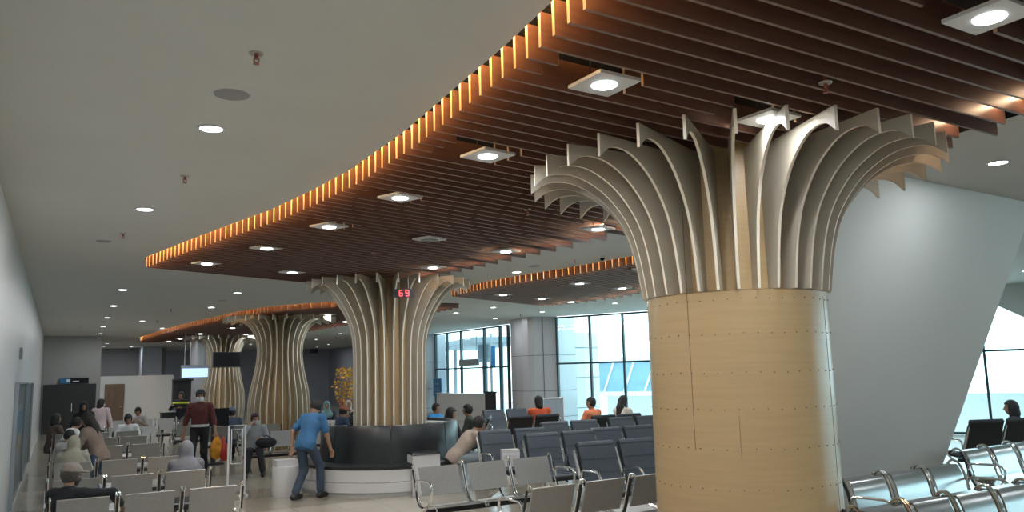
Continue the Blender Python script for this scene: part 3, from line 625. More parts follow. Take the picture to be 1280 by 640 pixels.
# dark things in the far middle
t = thing('equipment_cabinet', 'low black cabinet standing by the white partition', 'cabinet', (3.05, 27.0, 0)); MB().box((0, 0, .64), (.50, .5, .44)).box((0, 0, .87), (.54, .54, .03)).box((-.2, -.2, .21), (.04, .04, .42)).box((.2, -.2, .21), (.04, .04, .42)).box((-.2, .2, .21), (.04, .04, .42)).box((.2, .2, .21), (.04, .04, .42)).build('body', M['black'], t); MB().box((-.05, -.255, .64), (.28, .01, .36)).build('door', M['doordark'], t)
t = thing('check_screen', 'dark monitor standing behind the man in maroon', 'monitor', (3.05, 19.0, 0)); MB().box((0, 0, 1.02), (.62, .08, .38)).build('screen', M['screen'], t); MB().box((0, 0, .42), (.1, .08, .84)).box((0, 0, .02), (.4, .3, .04)).build('stand', M['black'], t)
t = thing('payphone_kiosk', 'dark kiosk with a hood behind the security guard', 'kiosk', (3.85, 30.8, 0)); MB().prism([(-.3, 0), (.3, 0), (.3, .3), (-.3, .3)], .9, 1.85).box((0, -.1, 1.85), (.66, .45, .06)).build('hood', M['black'], t); MB().box((0, .15, .45), (.25, .2, .9)).build('post', M['black'], t); MB().box((0, -.02, 1.35), (.3, .04, .4)).build('panel', M['bracket'], t)
# rope-stand frame beside the walking man
t = thing('white_frame_stand', 'tall thin white metal frame stand right of the shopping bags', 'stand', (2.57, 13.75, 0))
MB().tube([(-.13, 0, .02), (-.13, 0, 1.10), (.13, 0, 1.10), (.13, 0, .02)], .016, 8).tube([(-.085, 0, .5), (-.085, 0, 1.04), (.085, 0, 1.04), (.085, 0, .5), (-.085, 0, .5)], .008).build('frame', M['gloss'], t, True)
MB().box((-.13, 0, .015), (.04, .4, .03)).box((.13, 0, .015), (.04, .4, .03)).build('foot', M['gloss'], t)
t = thing('notice_stand', 'small white framed notice stand by the clad pillar', 'stand', (11.0, 17.6, 0)); MB().tube([(-.3, 0, .55), (-.3, 0, 1.15), (.3, 0, 1.15), (.3, 0, .55), (-.3, 0, .55)], .03).build('frame', M['gloss'], t); MB().box((0, 0, .85), (.56, .02, .56)).build('sheet', M['outgrey'], t); MB().tube([(0, .03, .55), (0, .03, 0)], .025).tube([(-.25, 0, .02), (.25, 0, .02)], .02).build('post', M['outgrey'], t)
t = thing('golden_tree', 'golden-leaved decorative tree left of the second column', 'plant', (8.15, 25.6, 0))
mb = MB(); rr = random.Random(3)
for k in range(420):
    a = rr.uniform(0, 6.28); e = rr.gauss(0, 1); rad = .48 * abs(rr.random()) ** .5; z = 1.55 + rr.uniform(-.62, .55)
    c = Vector((rad * math.cos(a) * (1 - abs(z - 1.5) * .7), rad * math.sin(a) * (1 - abs(z - 1.5) * .7), z)); d1 = Vector((rr.gauss(0, 1), rr.gauss(0, 1), rr.gauss(0, 1))).normalized() * .05; d2 = d1.cross(Vector((rr.gauss(0, 1), rr.gauss(0, 1), 1))).normalized() * .03
    mb.add([c - d1, c + d2, c + d1, c - d2], [(0, 1, 2, 3)], 0 if z > 1.1 or rr.random() < .4 else 1)
mb.build('foliage', [mat('gold_leaf', (.70, .42, .04), .6), mat('red_leaf', (.45, .10, .05), .6)], t)
mb = MB(); mb.tube([(0, 0, .4), (.02, 0, 1.0), (0, .02, 1.5)], [.03, .025, .012], 8)
for k in range(7): a = k * .9; mb.tube([(0, 0, 1.0 + k * .05), (.3 * math.cos(a), .3 * math.sin(a), 1.5 + k * .05)], [.012, .005], 6)
mb.build('trunk', M['brown'], t, True); MB().lathe([(0, 0), (.18, 0), (.22, .4), (.19, .4), (.19, .36), (0, .36)], 20).build('pot', M['gloss'], t, True)
t = thing('wall_notice', 'small grey plate high on the left wall', 'sign', (XW + .02, 14.4, 2.31)); MB().box((0, 0, 0), (.03, .34, .17)).build('plate', M['disc'], t); MB().box((.017, 0, 0), (.006, .26, .10)).build('insert', M['outgrey'], t)
t = thing('wall_poster', 'narrow blue and cream poster behind glass on the left wall', 'poster', (XW + .012, 15.4, 1.05)); MB().box((0, 0, 0), (.02, .8, .95)).build('sheet', M['signwhite'], t); MB().box((.012, 0, .2), (.006, .7, .35)).build('blue_field', mat('poster_blue', (.12, .3, .5), .5), t); MB().box((.012, 0, -.15), (.006, .7, .25)).build('tan_field', mat('poster_tan', (.5, .38, .22), .5), t)

# ================================================================== PEOPLE
def surface(fn, lo, hi, h):
    lo = np.array(lo, float) - 2 * h; hi = np.array(hi, float) + 2 * h; n = np.maximum(np.ceil((hi - lo) / h).astype(int), 3) + 1
    ax = [lo[i] + h * np.arange(n[i]) for i in range(3)]
    G = np.stack(np.meshgrid(*ax, indexing='ij'), -1); V = fn(G.reshape(-1, 3)).reshape(n)
    S = V < 0; nx, ny, nz = n
    idx = -np.ones((nx - 1, ny - 1, nz - 1), int); cnt = np.zeros_like(idx, float); acc = np.zeros((nx - 1, ny - 1, nz - 1, 3))
    corners = [(i, j, k) for i in (0, 1) for j in (0, 1) for k in (0, 1)]
    def sl(c): return tuple(slice(c[a], c[a] + n[a] - 1) for a in range(3))
    for c in corners:
        for a in range(3):
            if c[a] == 0:
                d = list(c); d[a] = 1; A = V[sl(c)]; B = V[sl(tuple(d))]; m_ = (A < 0) != (B < 0)
                with np.errstate(divide='ignore', invalid='ignore'): t = np.where(m_, A / (A - B), 0)
                p = np.zeros(A.shape + (3,)); 
                for q in range(3): p[..., q] = c[q]
                p[..., a] = t
                acc += p * m_[..., None]; cnt += m_
    act = cnt > 0; idx[act] = np.arange(act.sum()); cell = np.argwhere(act)
    P = (cell + acc[act] / cnt[act][:, None]) * h + lo
    F = []
    for a in range(3):
        b, c = (a + 1) % 3, (a + 2) % 3
        s0 = [slice(0, n[i]) for i in range(3)]; s0[a] = slice(0, n[a] - 1); s0[b] = slice(1, n[b] - 1); s0[c] = slice(1, n[c] - 1)
        s1 = list(s0); s1[a] = slice(1, n[a])
        A = S[tuple(s0)]; B = S[tuple(s1)]; E_ = np.argwhere(A != B)
        if len(E_) == 0: continue
        fl = A[tuple(E_.T)]; base = E_.copy(); base[:, b] += 1; base[:, c] += 1
        def g(db, dc):
            q = base.copy(); q[:, b] += db; q[:, c] += dc; return idx[tuple(q.T)]
        q = np.stack([g(-1, -1), g(0, -1), g(0, 0), g(-1, 0)], 1); q[~fl] = q[~fl][:, ::-1]
        F.append(q)
    return P, (np.concatenate(F) if F else np.zeros((0, 4), int))
def cap(p, a, b, ra, rb):
    a = np.asarray(a, float); b = np.asarray(b, float); d = b - a; t = np.clip(((p - a) @ d) / (d @ d + 1e-9), 0, 1)
    return np.linalg.norm(p - a - t[:, None] * d, axis=1) - (ra + (rb - ra) * t)
def ell(p, c, r, Rm=None):
    q = p - np.asarray(c, float)
    if Rm is not None: q = q @ Rm
    r = np.asarray(r, float); k = np.linalg.norm(q / r, axis=1); k2 = np.linalg.norm(q / (r * r), axis=1) + 1e-9
    return k * (k - 1) / k2
def smin(a, b, k=.03):
    h = np.clip(.5 + .5 * (b - a) / k, 0, 1); return b + (a - b) * h - k * h * (1 - h)
def rot(ax, deg):
    return np.array(Matrix.Rotation(R(deg), 3, ax))
def ik(a, b, l1, l2, pole):
    a = np.asarray(a, float); b = np.asarray(b, float); d = b - a; L = np.linalg.norm(d); mx = (l1 + l2) * .995
    if L > mx: b = a + d / L * mx; d = b - a; L = mx
    u = d / L; x = (l1 * l1 - l2 * l2 + L * L) / (2 * L); y = math.sqrt(max(l1 * l1 - x * x, 0)); pl = np.asarray(pole, float); pl = pl - u * (pl @ u); pl /= np.linalg.norm(pl) + 1e-9
    return a + u * x + pl * y, b
SKIN = [mat('skin_brown', (.33, .185, .115), .55), mat('skin_tan', (.42, .25, .165), .55)]
EYE = mat('dark_eye', (.02, .015, .012), .3)
def sdf_mesh(name, fns, h, mats, parent):
    V = []; F = []; mi = []; k = 0
    for i, (fn, lo, hi, hh) in enumerate(fns):
        P, Q = surface(fn, lo, hi, hh or h); V.append(P); F.append(Q + k); k += len(P)
    V = np.concatenate(V); F = np.concatenate(F)
    me = bpy.data.meshes.new(name); me.from_pydata(V.tolist(), [], F.tolist()); me.materials.append(mats)
    me.polygons.foreach_set('use_smooth', [True] * len(F)); me.update()
    o = bpy.data.objects.new(name, me); C.objects.link(o); o.parent = parent; return o
def person(label, loc, yaw, sit=True, s=.95, lean=5, twist=0, side=0, head=(0, 0), hands=None, feet=None, top=(.3, .3, .3), bottom=(.05, .05, .06), sleeve='long', hair='short', haircol=(.012, .010, .009),
           mask=None, hat=None, hijab=None, skin=0, res=.016, hipz=None, skirt=False, stripe=None, elbow_out=1.0, vest=None, build=1.0, hem=-.12, pole=None):
    t = thing('person', label, 'person', loc, R(yaw))
    hz = hipz if hipz is not None else (.50 if sit else .90 * s); hip = np.array([0, 0, hz])
    T = rot('Z', 0) @ rot('Y', side) @ rot('X', -lean) @ rot('Z', twist)
    def tp(x, y, z): return hip + T @ (np.array([x, y, z]) * s)
    neck = tp(0, 0, .50); hc = neck + (rot('X', -lean * .6) @ np.array([0, .025, .15])) * s
    Hh = rot('Z', head[0]) @ rot('X', -head[1])
    bw = build
    sh = {-1: tp(-.175 * bw, 0, .445), 1: tp(.175 * bw, 0, .445)}
    hands = hands or {}; el = {}; wr = {}
    for k in (-1, 1):
        tgt = hands.get(k, (k * .13, .36, hz + .12) if sit else (k * .26, .06, hz - .09))
        el[k], wr[k] = ik(sh[k], np.array(tgt, float), .285 * s, .25 * s, (k * .6 * elbow_out, -.5, -.6) if not (pole and k in pole) else pole[k])
    kn = {}; an = {}
    for k in (-1, 1):
        h0 = hip + np.array([k * .09 * s, 0, -.03])
        tgt = (feet or {}).get(k, (k * .11, .48 if sit else .02, .09))
        kn[k], an[k] = ik(h0, np.array(tgt, float), .43 * s, .42 * s, (0, 1, .35 if sit else .0))
    TI = T
    def torso(p, o=0.0, k=.05):
        d = ell(p, tp(0, -.005, .02), (np.array([.165 * bw, .115, .13]) * s + o), TI)
        d = smin(d, ell(p, tp(0, .005, .17), (np.array([.145 * bw, .105, .16]) * s + o), TI), k)
        d = smin(d, ell(p, tp(0, 0, .33), (np.array([.165 * bw, .115, .17]) * s + o), TI), k)
        d = smin(d, cap(p, sh[-1] * .97 + neck * .03, sh[1] * .97 + neck * .03, .055 * s + o, .055 * s + o), k)
        return d
    def arm(p, o=0.0, full=True, part=1.0):
        d = None
        for k in (-1, 1):
            if full:
                q = np.minimum(cap(p, sh[k], el[k], .050 * s + o, .040 * s + o), 9)
                e = wr[k] + (el[k] - wr[k]) * (.06 if o > 0 else 0); q = smin(q, cap(p, el[k], e, .039 * s + o, .027 * s + o), .02)
            else: q = cap(p, sh[k], sh[k] + (el[k] - sh[k]) * .72, .052 * s + o, .052 * s + o)
            d = q if d is None else np.minimum(d, q)
        return d
    def legs(p, o=0.0, e=0.0):
        d = None
        for k in (-1, 1):
            h0 = hip + np.array([k * .09 * s, 0, -.03]); q = cap(p, h0, kn[k], .082 * s + o, .056 * s + o); q = smin(q, cap(p, kn[k], an[k] + (kn[k] - an[k]) * e, .055 * s + o, (.036 + (.014 if o else 0)) * s + o), .03)
            d = q if d is None else smin(d, q, .02)
        return d
    def hp(x, y, z): return hc + Hh @ (np.array([x, y, z]) * s)
    def skull(p, o=0.0):
        d = ell(p, hp(0, -.012, .018), np.array([.074, .094, .098]) * s + o, Hh)
        return smin(d, ell(p, hp(0, .022, -.055), np.array([.052, .060, .060]) * s + o, Hh), .04)
    def headf(p):
        d = skull(p)
        d = smin(d, cap(p, hp(0, .088, .005), hp(0, .108, -.030), .008 * s, .013 * s), .012)     # nose
        d = smin(d, cap(p, hp(-.035, .078, .026), hp(.035, .078, .026), .010 * s, .010 * s), .012)   # brow
        d = smin(d, cap(p, hp(-.018, .080, -.060), hp(.018, .080, -.060), .007 * s, .007 * s), .01)   # lips
        for k in (-1, 1):
            d = np.maximum(d, -ell(p, hp(k * .030, .094, .008), np.array([.015, .012, .010]) * s, Hh))
            d = smin(d, ell(p, hp(k * .074, -.005, -.005), np.array([.010, .020, .030]) * s, Hh), .008)
        d = smin(d, cap(p, hp(0, -.02, -.06), neck - np.array([0, 0, .03]), .052 * s, .056 * s), .03)
        return d
    pts = np.array([hip, neck, hc, *sh.values(), *el.values(), *wr.values(), *kn.values(), *an.values()]); lo = pts.min(0) - .17; hi = pts.max(0) + .17
    def body(p):
        d = smin(torso(p), arm(p), .03); d = smin(d, legs(p), .04)
        for k in (-1, 1): d = smin(d, cap(p, an[k] + [0, -.03, -.03], an[k] + [0, .13, -.05], .035 * s, .028 * s), .02)
        return smin(d, headf(p), .015)
    fns = [(body, lo, hi, None)]
    for k in (-1, 1):
        dr = wr[k] - el[k]; dr /= np.linalg.norm(dr); up_ = np.array([0, 0, 1.]) if abs(dr[2]) < .8 else np.array([0, 1., 0]); sd = np.cross(dr, up_); sd /= np.linalg.norm(sd); nm = np.cross(sd, dr)
        if abs(dr[2]) < .8: nm = nm if nm[2] < 0 else -nm
        else: nm = -sd * k * 1.0 if False else np.cross(dr, sd)
        w0 = wr[k]; thumb = -sd * k if (abs(dr[2]) < .8) else sd
        def hand(p, w0=w0, dr=dr, sd=sd, nm=nm, thumb=thumb):
            d = cap(p, w0 - dr * .02, w0 + dr * .02, .024 * s, .022 * s)
            for j in (-1.5, -.5, .5, 1.5): d = smin(d, cap(p, w0 + dr * .02 + sd * j * .010 * s, w0 + dr * .085 * s + sd * j * .0185 * s, .015 * s, .011 * s), .012)
            g = None
            for j, L in ((-1.5, .062), (-.5, .074), (.5, .078), (1.5, .070)):
                b0 = w0 + dr * .088 * s + sd * j * .0195 * s; b1 = b0 + (dr * .9 + nm * .35 + sd * j * .06) * L * .5 * s; b2 = b1 + (dr * .6 + nm * .8) * L * .5 * s
                q = np.minimum(cap(p, b0, b1, .0088 * s, .008 * s), cap(p, b1, b2, .008 * s, .0068 * s)); g = q if g is None else np.minimum(g, q)
            d = smin(d, g, .006)
            t0 = w0 + dr * .025 * s + thumb * .022 * s; t1 = t0 + (dr * .6 + thumb * .7 + nm * .2) * .042 * s; t2 = t1 + (dr * .9 + thumb * .15 + nm * .3) * .032 * s
            return smin(d, np.minimum(cap(p, t0, t1, .012 * s, .0098 * s), cap(p, t1, t2, .0098 * s, .008 * s)), .008)
        c = w0 + dr * .07; fns.append((hand, c - .115, c + .115, .0058 if res < .018 else .0075))
    sdf_mesh('body', fns, res, SKIN[skin], t)
    eb = MB()
    for k in (-1, 1):
        c = hp(k * .030, .083, .008); eb.lathe([(0, -.009 * s), (.009 * s, -.004 * s), (.009 * s, .004 * s), (0, .009 * s)], 10, tuple(c))
    eb.build('eyes', EYE, t, True)
    tc = cloth('top_cloth', top); O = .015
    def shirt(p):
        d = smin(torso(p, O), arm(p, O, sleeve == 'long'), .03); d = smin(d, ell(p, tp(0, -.005, -.03), np.array([.178 * bw, .130, .17]) * s, T), .03)
        d = smin(d, cap(p, neck - (neck - hc) * -.02, neck - np.array([0, 0, .05]), .058 * s, .07 * s), .03)
        q = (p - tp(0, 0, hem)) @ T[:, 2]; d = np.maximum(d, -q)
        q = (p - (neck + (hc - neck) * .32)) @ ((hc - neck) / np.linalg.norm(hc - neck)); return np.maximum(d, q)
    tb = np.array([hip, neck, *sh.values(), *el.values(), *(wr.values() if sleeve == 'long' else ())])
    o = sdf_mesh('top', [(shirt, tb.min(0) - .2, tb.max(0) + .2, None)], res, tc, t)
    if stripe:
        def fs_(p): return np.maximum(smin(torso(p, O + .006), arm(p, O + .006, False), .03), np.abs((p - tp(0, 0, .42)) @ T[:, 2]) - .03 * s)
        sdf_mesh('reflective_band', [(fs_, tb.min(0) - .2, tb.max(0) + .2, None)], res * .8, mat('band', stripe, .5), t)
    def trou(p):
        d = smin(legs(p, .013, .10), np.maximum(torso(p, .010), (p - tp(0, 0, .06)) @ T[:, 2]), .03)
        if skirt:
            a = (kn[-1] + kn[1]) / 2; b = (an[-1] + an[1]) / 2; d = np.minimum(d, smin(cap(p, hip, a, .16 * s, .15 * s), cap(p, a, b + [0, 0, .06], .15 * s, .17 * s), .04))
        return d
    lb = np.array([hip, *kn.values(), *an.values()]); sdf_mesh('trousers' if not skirt else 'skirt', [(trou, lb.min(0) - .22, lb.max(0) + .22, None)], res, cloth('bottom_cloth', bottom), t)
    def shoe(p, k): return np.maximum(smin(cap(p, an[k] + [0, -.045, -.045], an[k] + [0, .15, -.052], .047 * s, .040 * s), cap(p, an[k] + [0, 0, -.04], an[k], .045 * s, .045 * s), .02), (an[k][2] - .09) - p[:, 2])
    shm = mat('shoe', (.02, .02, .022), .5)
    for k in (-1, 1): sdf_mesh('shoe', [(lambda p, k=k: shoe(p, k), an[k] - [.08, .13, .12], an[k] + [.08, .24, .07], None)], min(res, .014), shm, t)
    hlo, hhi = hc - .2, hc + .2
    def face_cut(p, y=.045, z=.045):   # region in front of the face
        q = (p - hc) @ Hh / s; return np.maximum(-(q[:, 1] - y), (q[:, 2] - z))  # <0 inside face zone
    if hijab:
        def hj(p):
            d = skull(p, .020); d = smin(d, cap(p, hp(0, -.01, -.09), neck + [0, 0, -.02], .085 * s, .11 * s), .05)
            d = smin(d, ell(p, tp(0, 0, .40), np.array([.215 * bw, .145, .13]) * s, T), .06)
            if hijab[1]: d = smin(d, ell(p, tp(0, 0, .22), np.array([.225 * bw, .165, .26]) * s, T), .06)
            fc = ell(p, hp(0, .105, -.012), np.array([.056, .075, .082]) * s, Hh); return np.maximum(d, -fc)
        b = np.array([hc, neck, *sh.values(), tp(0, 0, -.05)]); sdf_mesh('headscarf', [(hj, b.min(0) - .2, b.max(0) + .2, None)], min(res, .014), cloth('scarf_cloth', hijab[0], .06 if hijab[1] else .3), t)
    else:
        def hr(p):
            d = skull(p, .016); d = np.maximum(d, -face_cut(p)); q = (p - hc) @ Hh / s
            d = np.maximum(d, -(q[:, 2] + .065 + np.clip(-q[:, 1], -.1, .1) * .4 + (0 if hair == 'short' else .05)))
            if hair == 'long':
                d = np.minimum(d, smin(cap(p, hp(0, -.05, .0), hp(0, -.07, -.16), .085 * s, .075 * s), cap(p, hp(0, -.07, -.16), tp(0, -.115, .28), .075 * s, .06 * s), .03)); d = np.maximum(d, -face_cut(p, .03, .05))
            if hair == 'bob': d = np.maximum(smin(d, cap(p, hp(0, -.03, .0), hp(0, -.05, -.09), .090 * s, .085 * s), .02), -face_cut(p, .03, .05))
            return d
        b = np.array([hc, hc + [0, 0, -.3 if hair == 'long' else 0]]); sdf_mesh('hair', [(hr, b.min(0) - .19, b.max(0) + .19, None)], min(res, .013), mat('hair_black', haircol, .6, noise=.3, nscale=60, bump=.4), t)
    if hat:
        def cp_(p):
            q = (p - hc) @ Hh / s; d = np.maximum(skull(p, .026), -(q[:, 2] - .035)); br = ell(p, hp(0, .115, .045), np.array([.072, .075, .010]) * s, Hh); return smin(d, br, .01)
        sdf_mesh('cap', [(cp_, hlo, hhi, .010)], .01, cloth('cap_cloth', hat), t)
    if mask:
        def mk(p):
            q = (p - hc) @ Hh / s; d = np.maximum(skull(p, .012), np.maximum(q[:, 2] + .022, -(q[:, 2] + .11))); d = smin(d, cap(p, hp(0, .085, -.03), hp(0, .10, -.045), .012 * s, .014 * s), .02); return np.maximum(np.maximum(d, -(q[:, 1] - .012)), q[:, 2] + .018)
        sdf_mesh('face_mask', [(mk, hlo, hhi, .009)], .01, mat('mask_white', mask, .7), t)
    t['_w'] = 0; del t['_w']
    t_w = Matrix.Translation(Vector(loc)) @ Matrix.Rotation(R(yaw), 4, 'Z')
    return {'root': t, 'wr': {k: t_w @ Vector(wr[k]) for k in (-1, 1)}, 'head': t_w @ Vector(hc)}
# yaw: 0 looks along +Y (away down the hall), 90 looks towards the left wall, -90 towards the windows
NEAR, MID, FAR = .0135, .017, .021
# man in cap, front row, right arm along the backrests
person('man in black jacket and grey-brown cap seated in the front left row', (.11, 8.95, 0), -35, s=.87, lean=8, twist=0, head=(-28, 8), hipz=.41, pole={1: (1, -.15, .45)}, hands={1: (.36, .34, .66), -1: (-.12, .33, .62)}, top=(.007, .008, .011), bottom=(.03, .03, .04), hat=(.20, .17, .14), hair='short', haircol=(.06, .05, .045), res=NEAR, mask=(.03, .03, .035), elbow_out=1)
person('woman in plain grey hijab seated in the second left row', (1.42, 10.72, 0), 0, s=.84, lean=6, hipz=.46, hijab=((.17, .18, .21), True), top=(.15, .155, .18), bottom=(.05, .05, .06), res=NEAR, build=1.0)
person('woman in cream patterned hijab seated in the third left row', (.22, 12.85, 0), -12, s=.82, lean=8, hipz=.49, hijab=((.30, .28, .22), True), top=(.3, .3, .26), bottom=(.1, .1, .1), res=MID)
person('long-haired woman in brown top and jeans standing with head bowed left', (.60, 13.7, 0), 55, sit=False, s=.86, lean=24, head=(10, 25), hair='long', top=(.19, .15, .125), bottom=(.04, .075, .14), hands={1: (.12, .42, .88), -1: (-.14, .40, .88)}, res=NEAR, build=.95)
person('woman in pale pink top standing by the dark doors at the back', (.96, 22.6, 0), -20, sit=False, s=.86, lean=4, hair='bob', top=(.60, .47, .48), bottom=(.07, .07, .09), mask=(.6, .62, .65), head=(-40, 5), res=MID)
person('person in black hooded coat with red scarf standing beside the white-shirt group', (.55, 20.3, 0), 165, sit=False, s=.86, lean=6, hijab=((.012, .012, .015), False), top=(.013, .013, .016), bottom=(.02, .02, .025), res=MID, head=(20, 10))
person('person in white T-shirt bending forward near the dark doors', (.12, 18.0, 0), -70, sit=True, s=.90, lean=28, hipz=.55, sleeve='short', top=(.66, .67, .68), bottom=(.03, .03, .04), res=MID, head=(0, 25), hands={1: (.12, .40, .82), -1: (-.12, .38, .80)})
person('child with face mask and light blue trousers seated at far left', (.16, 15.7, 0), -30, sit=True, s=.82, lean=12, hipz=.44, top=(.5, .5, .5), bottom=(.14, .32, .52), mask=(.62, .7, .75), res=MID, head=(-30, 15), hands={1: (.16, .34, .70), -1: (-.12, .34, .70)})
person('person in dark clothes seated against the left glass', (-.05, 19.8, 0), -60, sit=True, s=.93, lean=6, hipz=.5, top=(.10, .07, .06), bottom=(.03, .03, .04), res=FAR, hair='bob')
person('man in white T-shirt with black print seated facing us', (1.45, 20.8, 0), 180, sit=True, s=.95, lean=14, hipz=.40, sleeve='short', top=(.64, .65, .66), bottom=(.03, .035, .05), res=MID, head=(0, 24), stripe=None)
person('young man in pale shirt and blue jeans seated by the white partition', (2.0, 24.6, 0), 165, sit=True, s=.93, lean=18, hipz=.46, sleeve='short', top=(.45, .42, .40), bottom=(.03, .05, .10), res=FAR, head=(0, 28), hands={1: (.10, .36, .75), -1: (-.10, .36, .75)})
person('security guard in black uniform with yellow reflective shoulders', (3.22, 25.8, 0), 150, sit=False, s=.90, lean=2, sleeve='long', top=(.02, .022, .03), bottom=(.16, .17, .17), stripe=(.55, .62, .02), res=MID, hands={1: (.14, .30, 1.10), -1: (-.14, .30, 1.05)})
pm = person('man in maroon jacket, black cap and white mask walking towards us', (2.50, 17.2, 0), 165, sit=False, s=.985, lean=1, head=(0, -4), top=(.095, .022, .02), bottom=(.012, .012, .015), mask=(.72, .73, .74), hat=(.015, .015, .018), res=NEAR, build=1.04, hem=.07, feet={1: (.11, .20, .09), -1: (-.10, -.16, .10)}, hands={-1: (-.31, .10, .78), 1: (.30, .04, .78)})
MB().lathe([(.0, 0), (.172, -.0), (.176, .045), (0, .045)], 28, (0, .004, .93)).build('white_hem', cloth('hem', (.6, .6, .6)), pm['root'], True)
pmask = person('young man in grey shirt seated facing us with a black bag on lap', (3.42, 16.5, 0), 168, sit=True, s=.93, lean=3, hipz=.46, head=(14, 6), top=(.27, .29, .31), bottom=(.018, .018, .022), mask=(.42, .45, .48), haircol=(.03, .012, .010), res=MID, hands={1: (.10, .16, .92), -1: (-.12, .32, .70)}, feet={1: (.14, .52, .09), -1: (-.16, .46, .09)})
person('person in blue-grey cap seated behind the masked young man', (3.55, 19.6, 0), 0, sit=True, s=.93, lean=5, hipz=.48, top=(.06, .08, .12), bottom=(.02, .02, .03), hat=(.10, .13, .18), res=MID)
person('man in blue shirt and faded jeans standing bent towards the bench', (3.38, 12.62, 0), -52, sit=False, s=.93, lean=26, head=(-10, 38), sleeve='short', top=(.035, .125, .26), bottom=(.045, .065, .10), res=NEAR, hands={-1: (-.27, .02, .78), 1: (.25, .30, .72)}, feet={-1: (-.12, -.10, .09), 1: (.12, .22, .09)}, build=1.02)
person('man in orange-brown cap seated behind the round bench', (5.28, 17.13, 0), -80, sit=True, s=.93, lean=12, hipz=.50, top=(.03, .05, .09), bottom=(.03, .03, .04), hat=(.30, .10, .05), res=FAR, head=(0, 15))
person('woman in teal hijab seated beyond the blue-shirted man', (6.05, 20.6, 0), 165, sit=True, s=.93, lean=4, hipz=.5, hijab=((.18, .34, .36), False), top=(.03, .04, .06), bottom=(.03, .03, .03), res=FAR)
person('woman in cream hijab seated in the middle of the far trio', (6.62, 20.65, 0), 175, sit=True, s=.93, lean=4, hipz=.5, hijab=((.50, .42, .36), False), top=(.03, .03, .03), bottom=(.03, .03, .03), res=FAR)
person('woman in pale grey hijab seated beside the second column', (6.50, 19.32, 0), 150, sit=True, s=.93, lean=4, hipz=.5, hijab=((.50, .50, .52), False), top=(.02, .02, .02), bottom=(.03, .03, .03), res=FAR)
person('dark-haired person in black seated behind the bench back', (5.75, 18.1, 0), 170, sit=True, s=.93, lean=10, hipz=.44, hair='bob', top=(.015, .015, .018), bottom=(.03, .03, .03), res=FAR, head=(0, 20))
person('man in beige jacket seated bent forward with hand on his face', (5.62, 12.0, 0), -98, sit=True, s=1.0, lean=42, hipz=.52, head=(0, 24), top=(.34, .28, .235), bottom=(.25, .30, .33), hair='short', res=NEAR, hands={1: (.10, .62, .72), -1: (-.05, .50, .98)}, feet={1: (.12, .50, .09), -1: (-.13, .44, .09)}, build=1.05)
person('dark-haired person seated at the right end of round bench', (6.38, 13.95, 0), -80, sit=True, s=.93, lean=8, hipz=.5, top=(.03, .03, .035), bottom=(.03, .03, .04), res=MID, head=(-30, 10), hair='bob', haircol=(.012, .01, .01))
person('man in bright blue T-shirt seated below the left window', (7.35, 16.75, 0), -150, sit=True, s=.93, lean=4, hipz=.48, sleeve='short', top=(.03, .22, .50), bottom=(.03, .03, .04), res=MID)
person('man with glasses in dark green shirt seated turned left', (7.22, 14.62, 0), 60, sit=True, s=.95, lean=6, hipz=.5, top=(.035, .045, .035), bottom=(.03, .03, .035), res=MID, build=1.1)
person('woman with black bob in orange top seated, back to us', (8.80, 14.6, 0), -10, sit=True, s=.98, lean=4, hipz=.58, top=(.56, .095, .03), bottom=(.03, .03, .035), hair='bob', res=MID, build=1.1)
person('man in light orange T-shirt seated looking left', (9.30, 13.36, 0), 20, sit=True, s=.97, lean=5, hipz=.56, sleeve='short', top=(.72, .22, .10), bottom=(.03, .03, .035), head=(62, 0), res=MID, build=1.12)
person('woman in white top seated in profile reading a phone', (9.98, 13.4, 0), -78, sit=True, s=.95, lean=8, hipz=.58, top=(.62, .58, .52), bottom=(.04, .04, .05), hair='long', head=(0, 20), res=MID, hands={1: (.08, .36, .88), -1: (-.08, .36, .86)})
person('person in dark jacket cut by the right edge of the photo', (12.95, 7.25, 0), 20, sit=True, s=.95, lean=4, hipz=.48, top=(.03, .04, .055), bottom=(.03, .03, .035), hair='bob', haircol=(.03, .03, .035), res=MID)
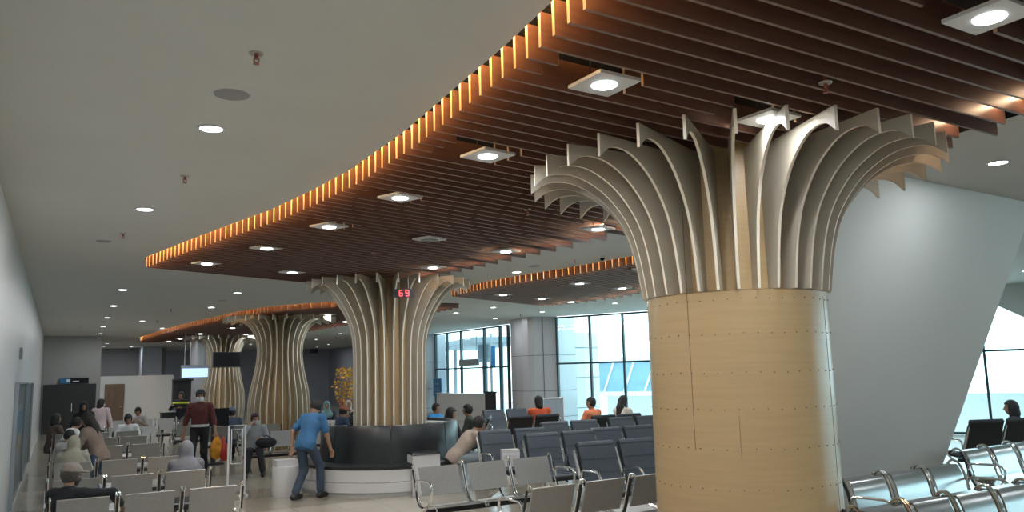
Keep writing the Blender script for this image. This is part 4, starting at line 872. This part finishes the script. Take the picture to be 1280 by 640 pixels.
# things people hold
w = pm['wr'][-1]
t = thing('shopping_bag', 'yellow carrier bag hanging from the hand of the man in maroon', 'bag', (w.x + .03, w.y - .02, w.z - .12))
def bagfn(p): return smin(ell(p, (0, 0, -.22), (.13, .09, .20)), ell(p, (0, 0, -.05), (.05, .03, .10)), .05)
sdf_mesh('bag_body', [(bagfn, (-.2, -.15, -.5), (.2, .15, .12), .014)], .014, cloth('bag_yellow', (.62, .26, .02), .35), t)
MB().tube(bez((-.04, 0, 0), (0, 0, .1), (.04, 0, 0), 6), .006).build('handle', cloth('bag_strap', (.5, .2, .03)), t, True)
t = thing('red_bag', 'red shiny carrier bag beside the yellow one', 'bag', (w.x + .17, w.y - .04, w.z - .20))
sdf_mesh('bag_body', [(lambda p: smin(ell(p, (0, 0, -.20), (.10, .08, .18)), ell(p, (-.02, 0, -.02), (.04, .03, .12)), .05), (-.2, -.15, -.5), (.2, .15, .14), .014)], .014, mat('bag_red', (.42, .025, .02), .3), t)
MB().tube(bez((-.03, 0, .05), (-.1, 0, .2), (-.14, 0, .12), 6), .006).build('handle', cloth('bag_strap', (.4, .03, .03)), t, True)
w = pmask['wr'][-1]
t = thing('backpack', 'black backpack on the lap of the masked young man', 'bag', (3.55, 16.1, .56), R(-12))
sdf_mesh('bag_body', [(lambda p: ell(p, (0, 0, .06), (.20, .12, .10)), (-.25, -.2, -.12), (.25, .2, .32), .015)], .015, cloth('backpack_cloth', (.012, .012, .015)), t)
MB().tube(bez((-.1, .08, .12), (0, .12, .25), (.1, .08, .12), 8), .012).build('strap', M['black'], t, True)
t = thing('water_bottle', 'clear water bottle standing beyond the man in beige', 'bottle', (6.25, 10.72, .462)); MB().lathe([(0, 0), (.032, 0), (.034, .14), (.014, .19), (.014, .205), (0, .205)], 16).build('bottle_body', mat('bottle_plastic', (.5, .6, .65), .1, alpha=.6), t, True); MB().lathe([(0, .2), (.016, .2), (.016, .22), (0, .22)], 12).build('bottle_cap', M['bluesign'], t)
t = thing('white_box', 'small white carton on the seat in front of the man in beige', 'box', (5.92, 10.72, .585), R(-20)); MB().box((0, 0, 0), (.26, .2, .24)).build('carton', M['gloss'], t); MB().box((0, -.101, .06), (.26, .003, .03)).build('tape', M['signwhite'], t)
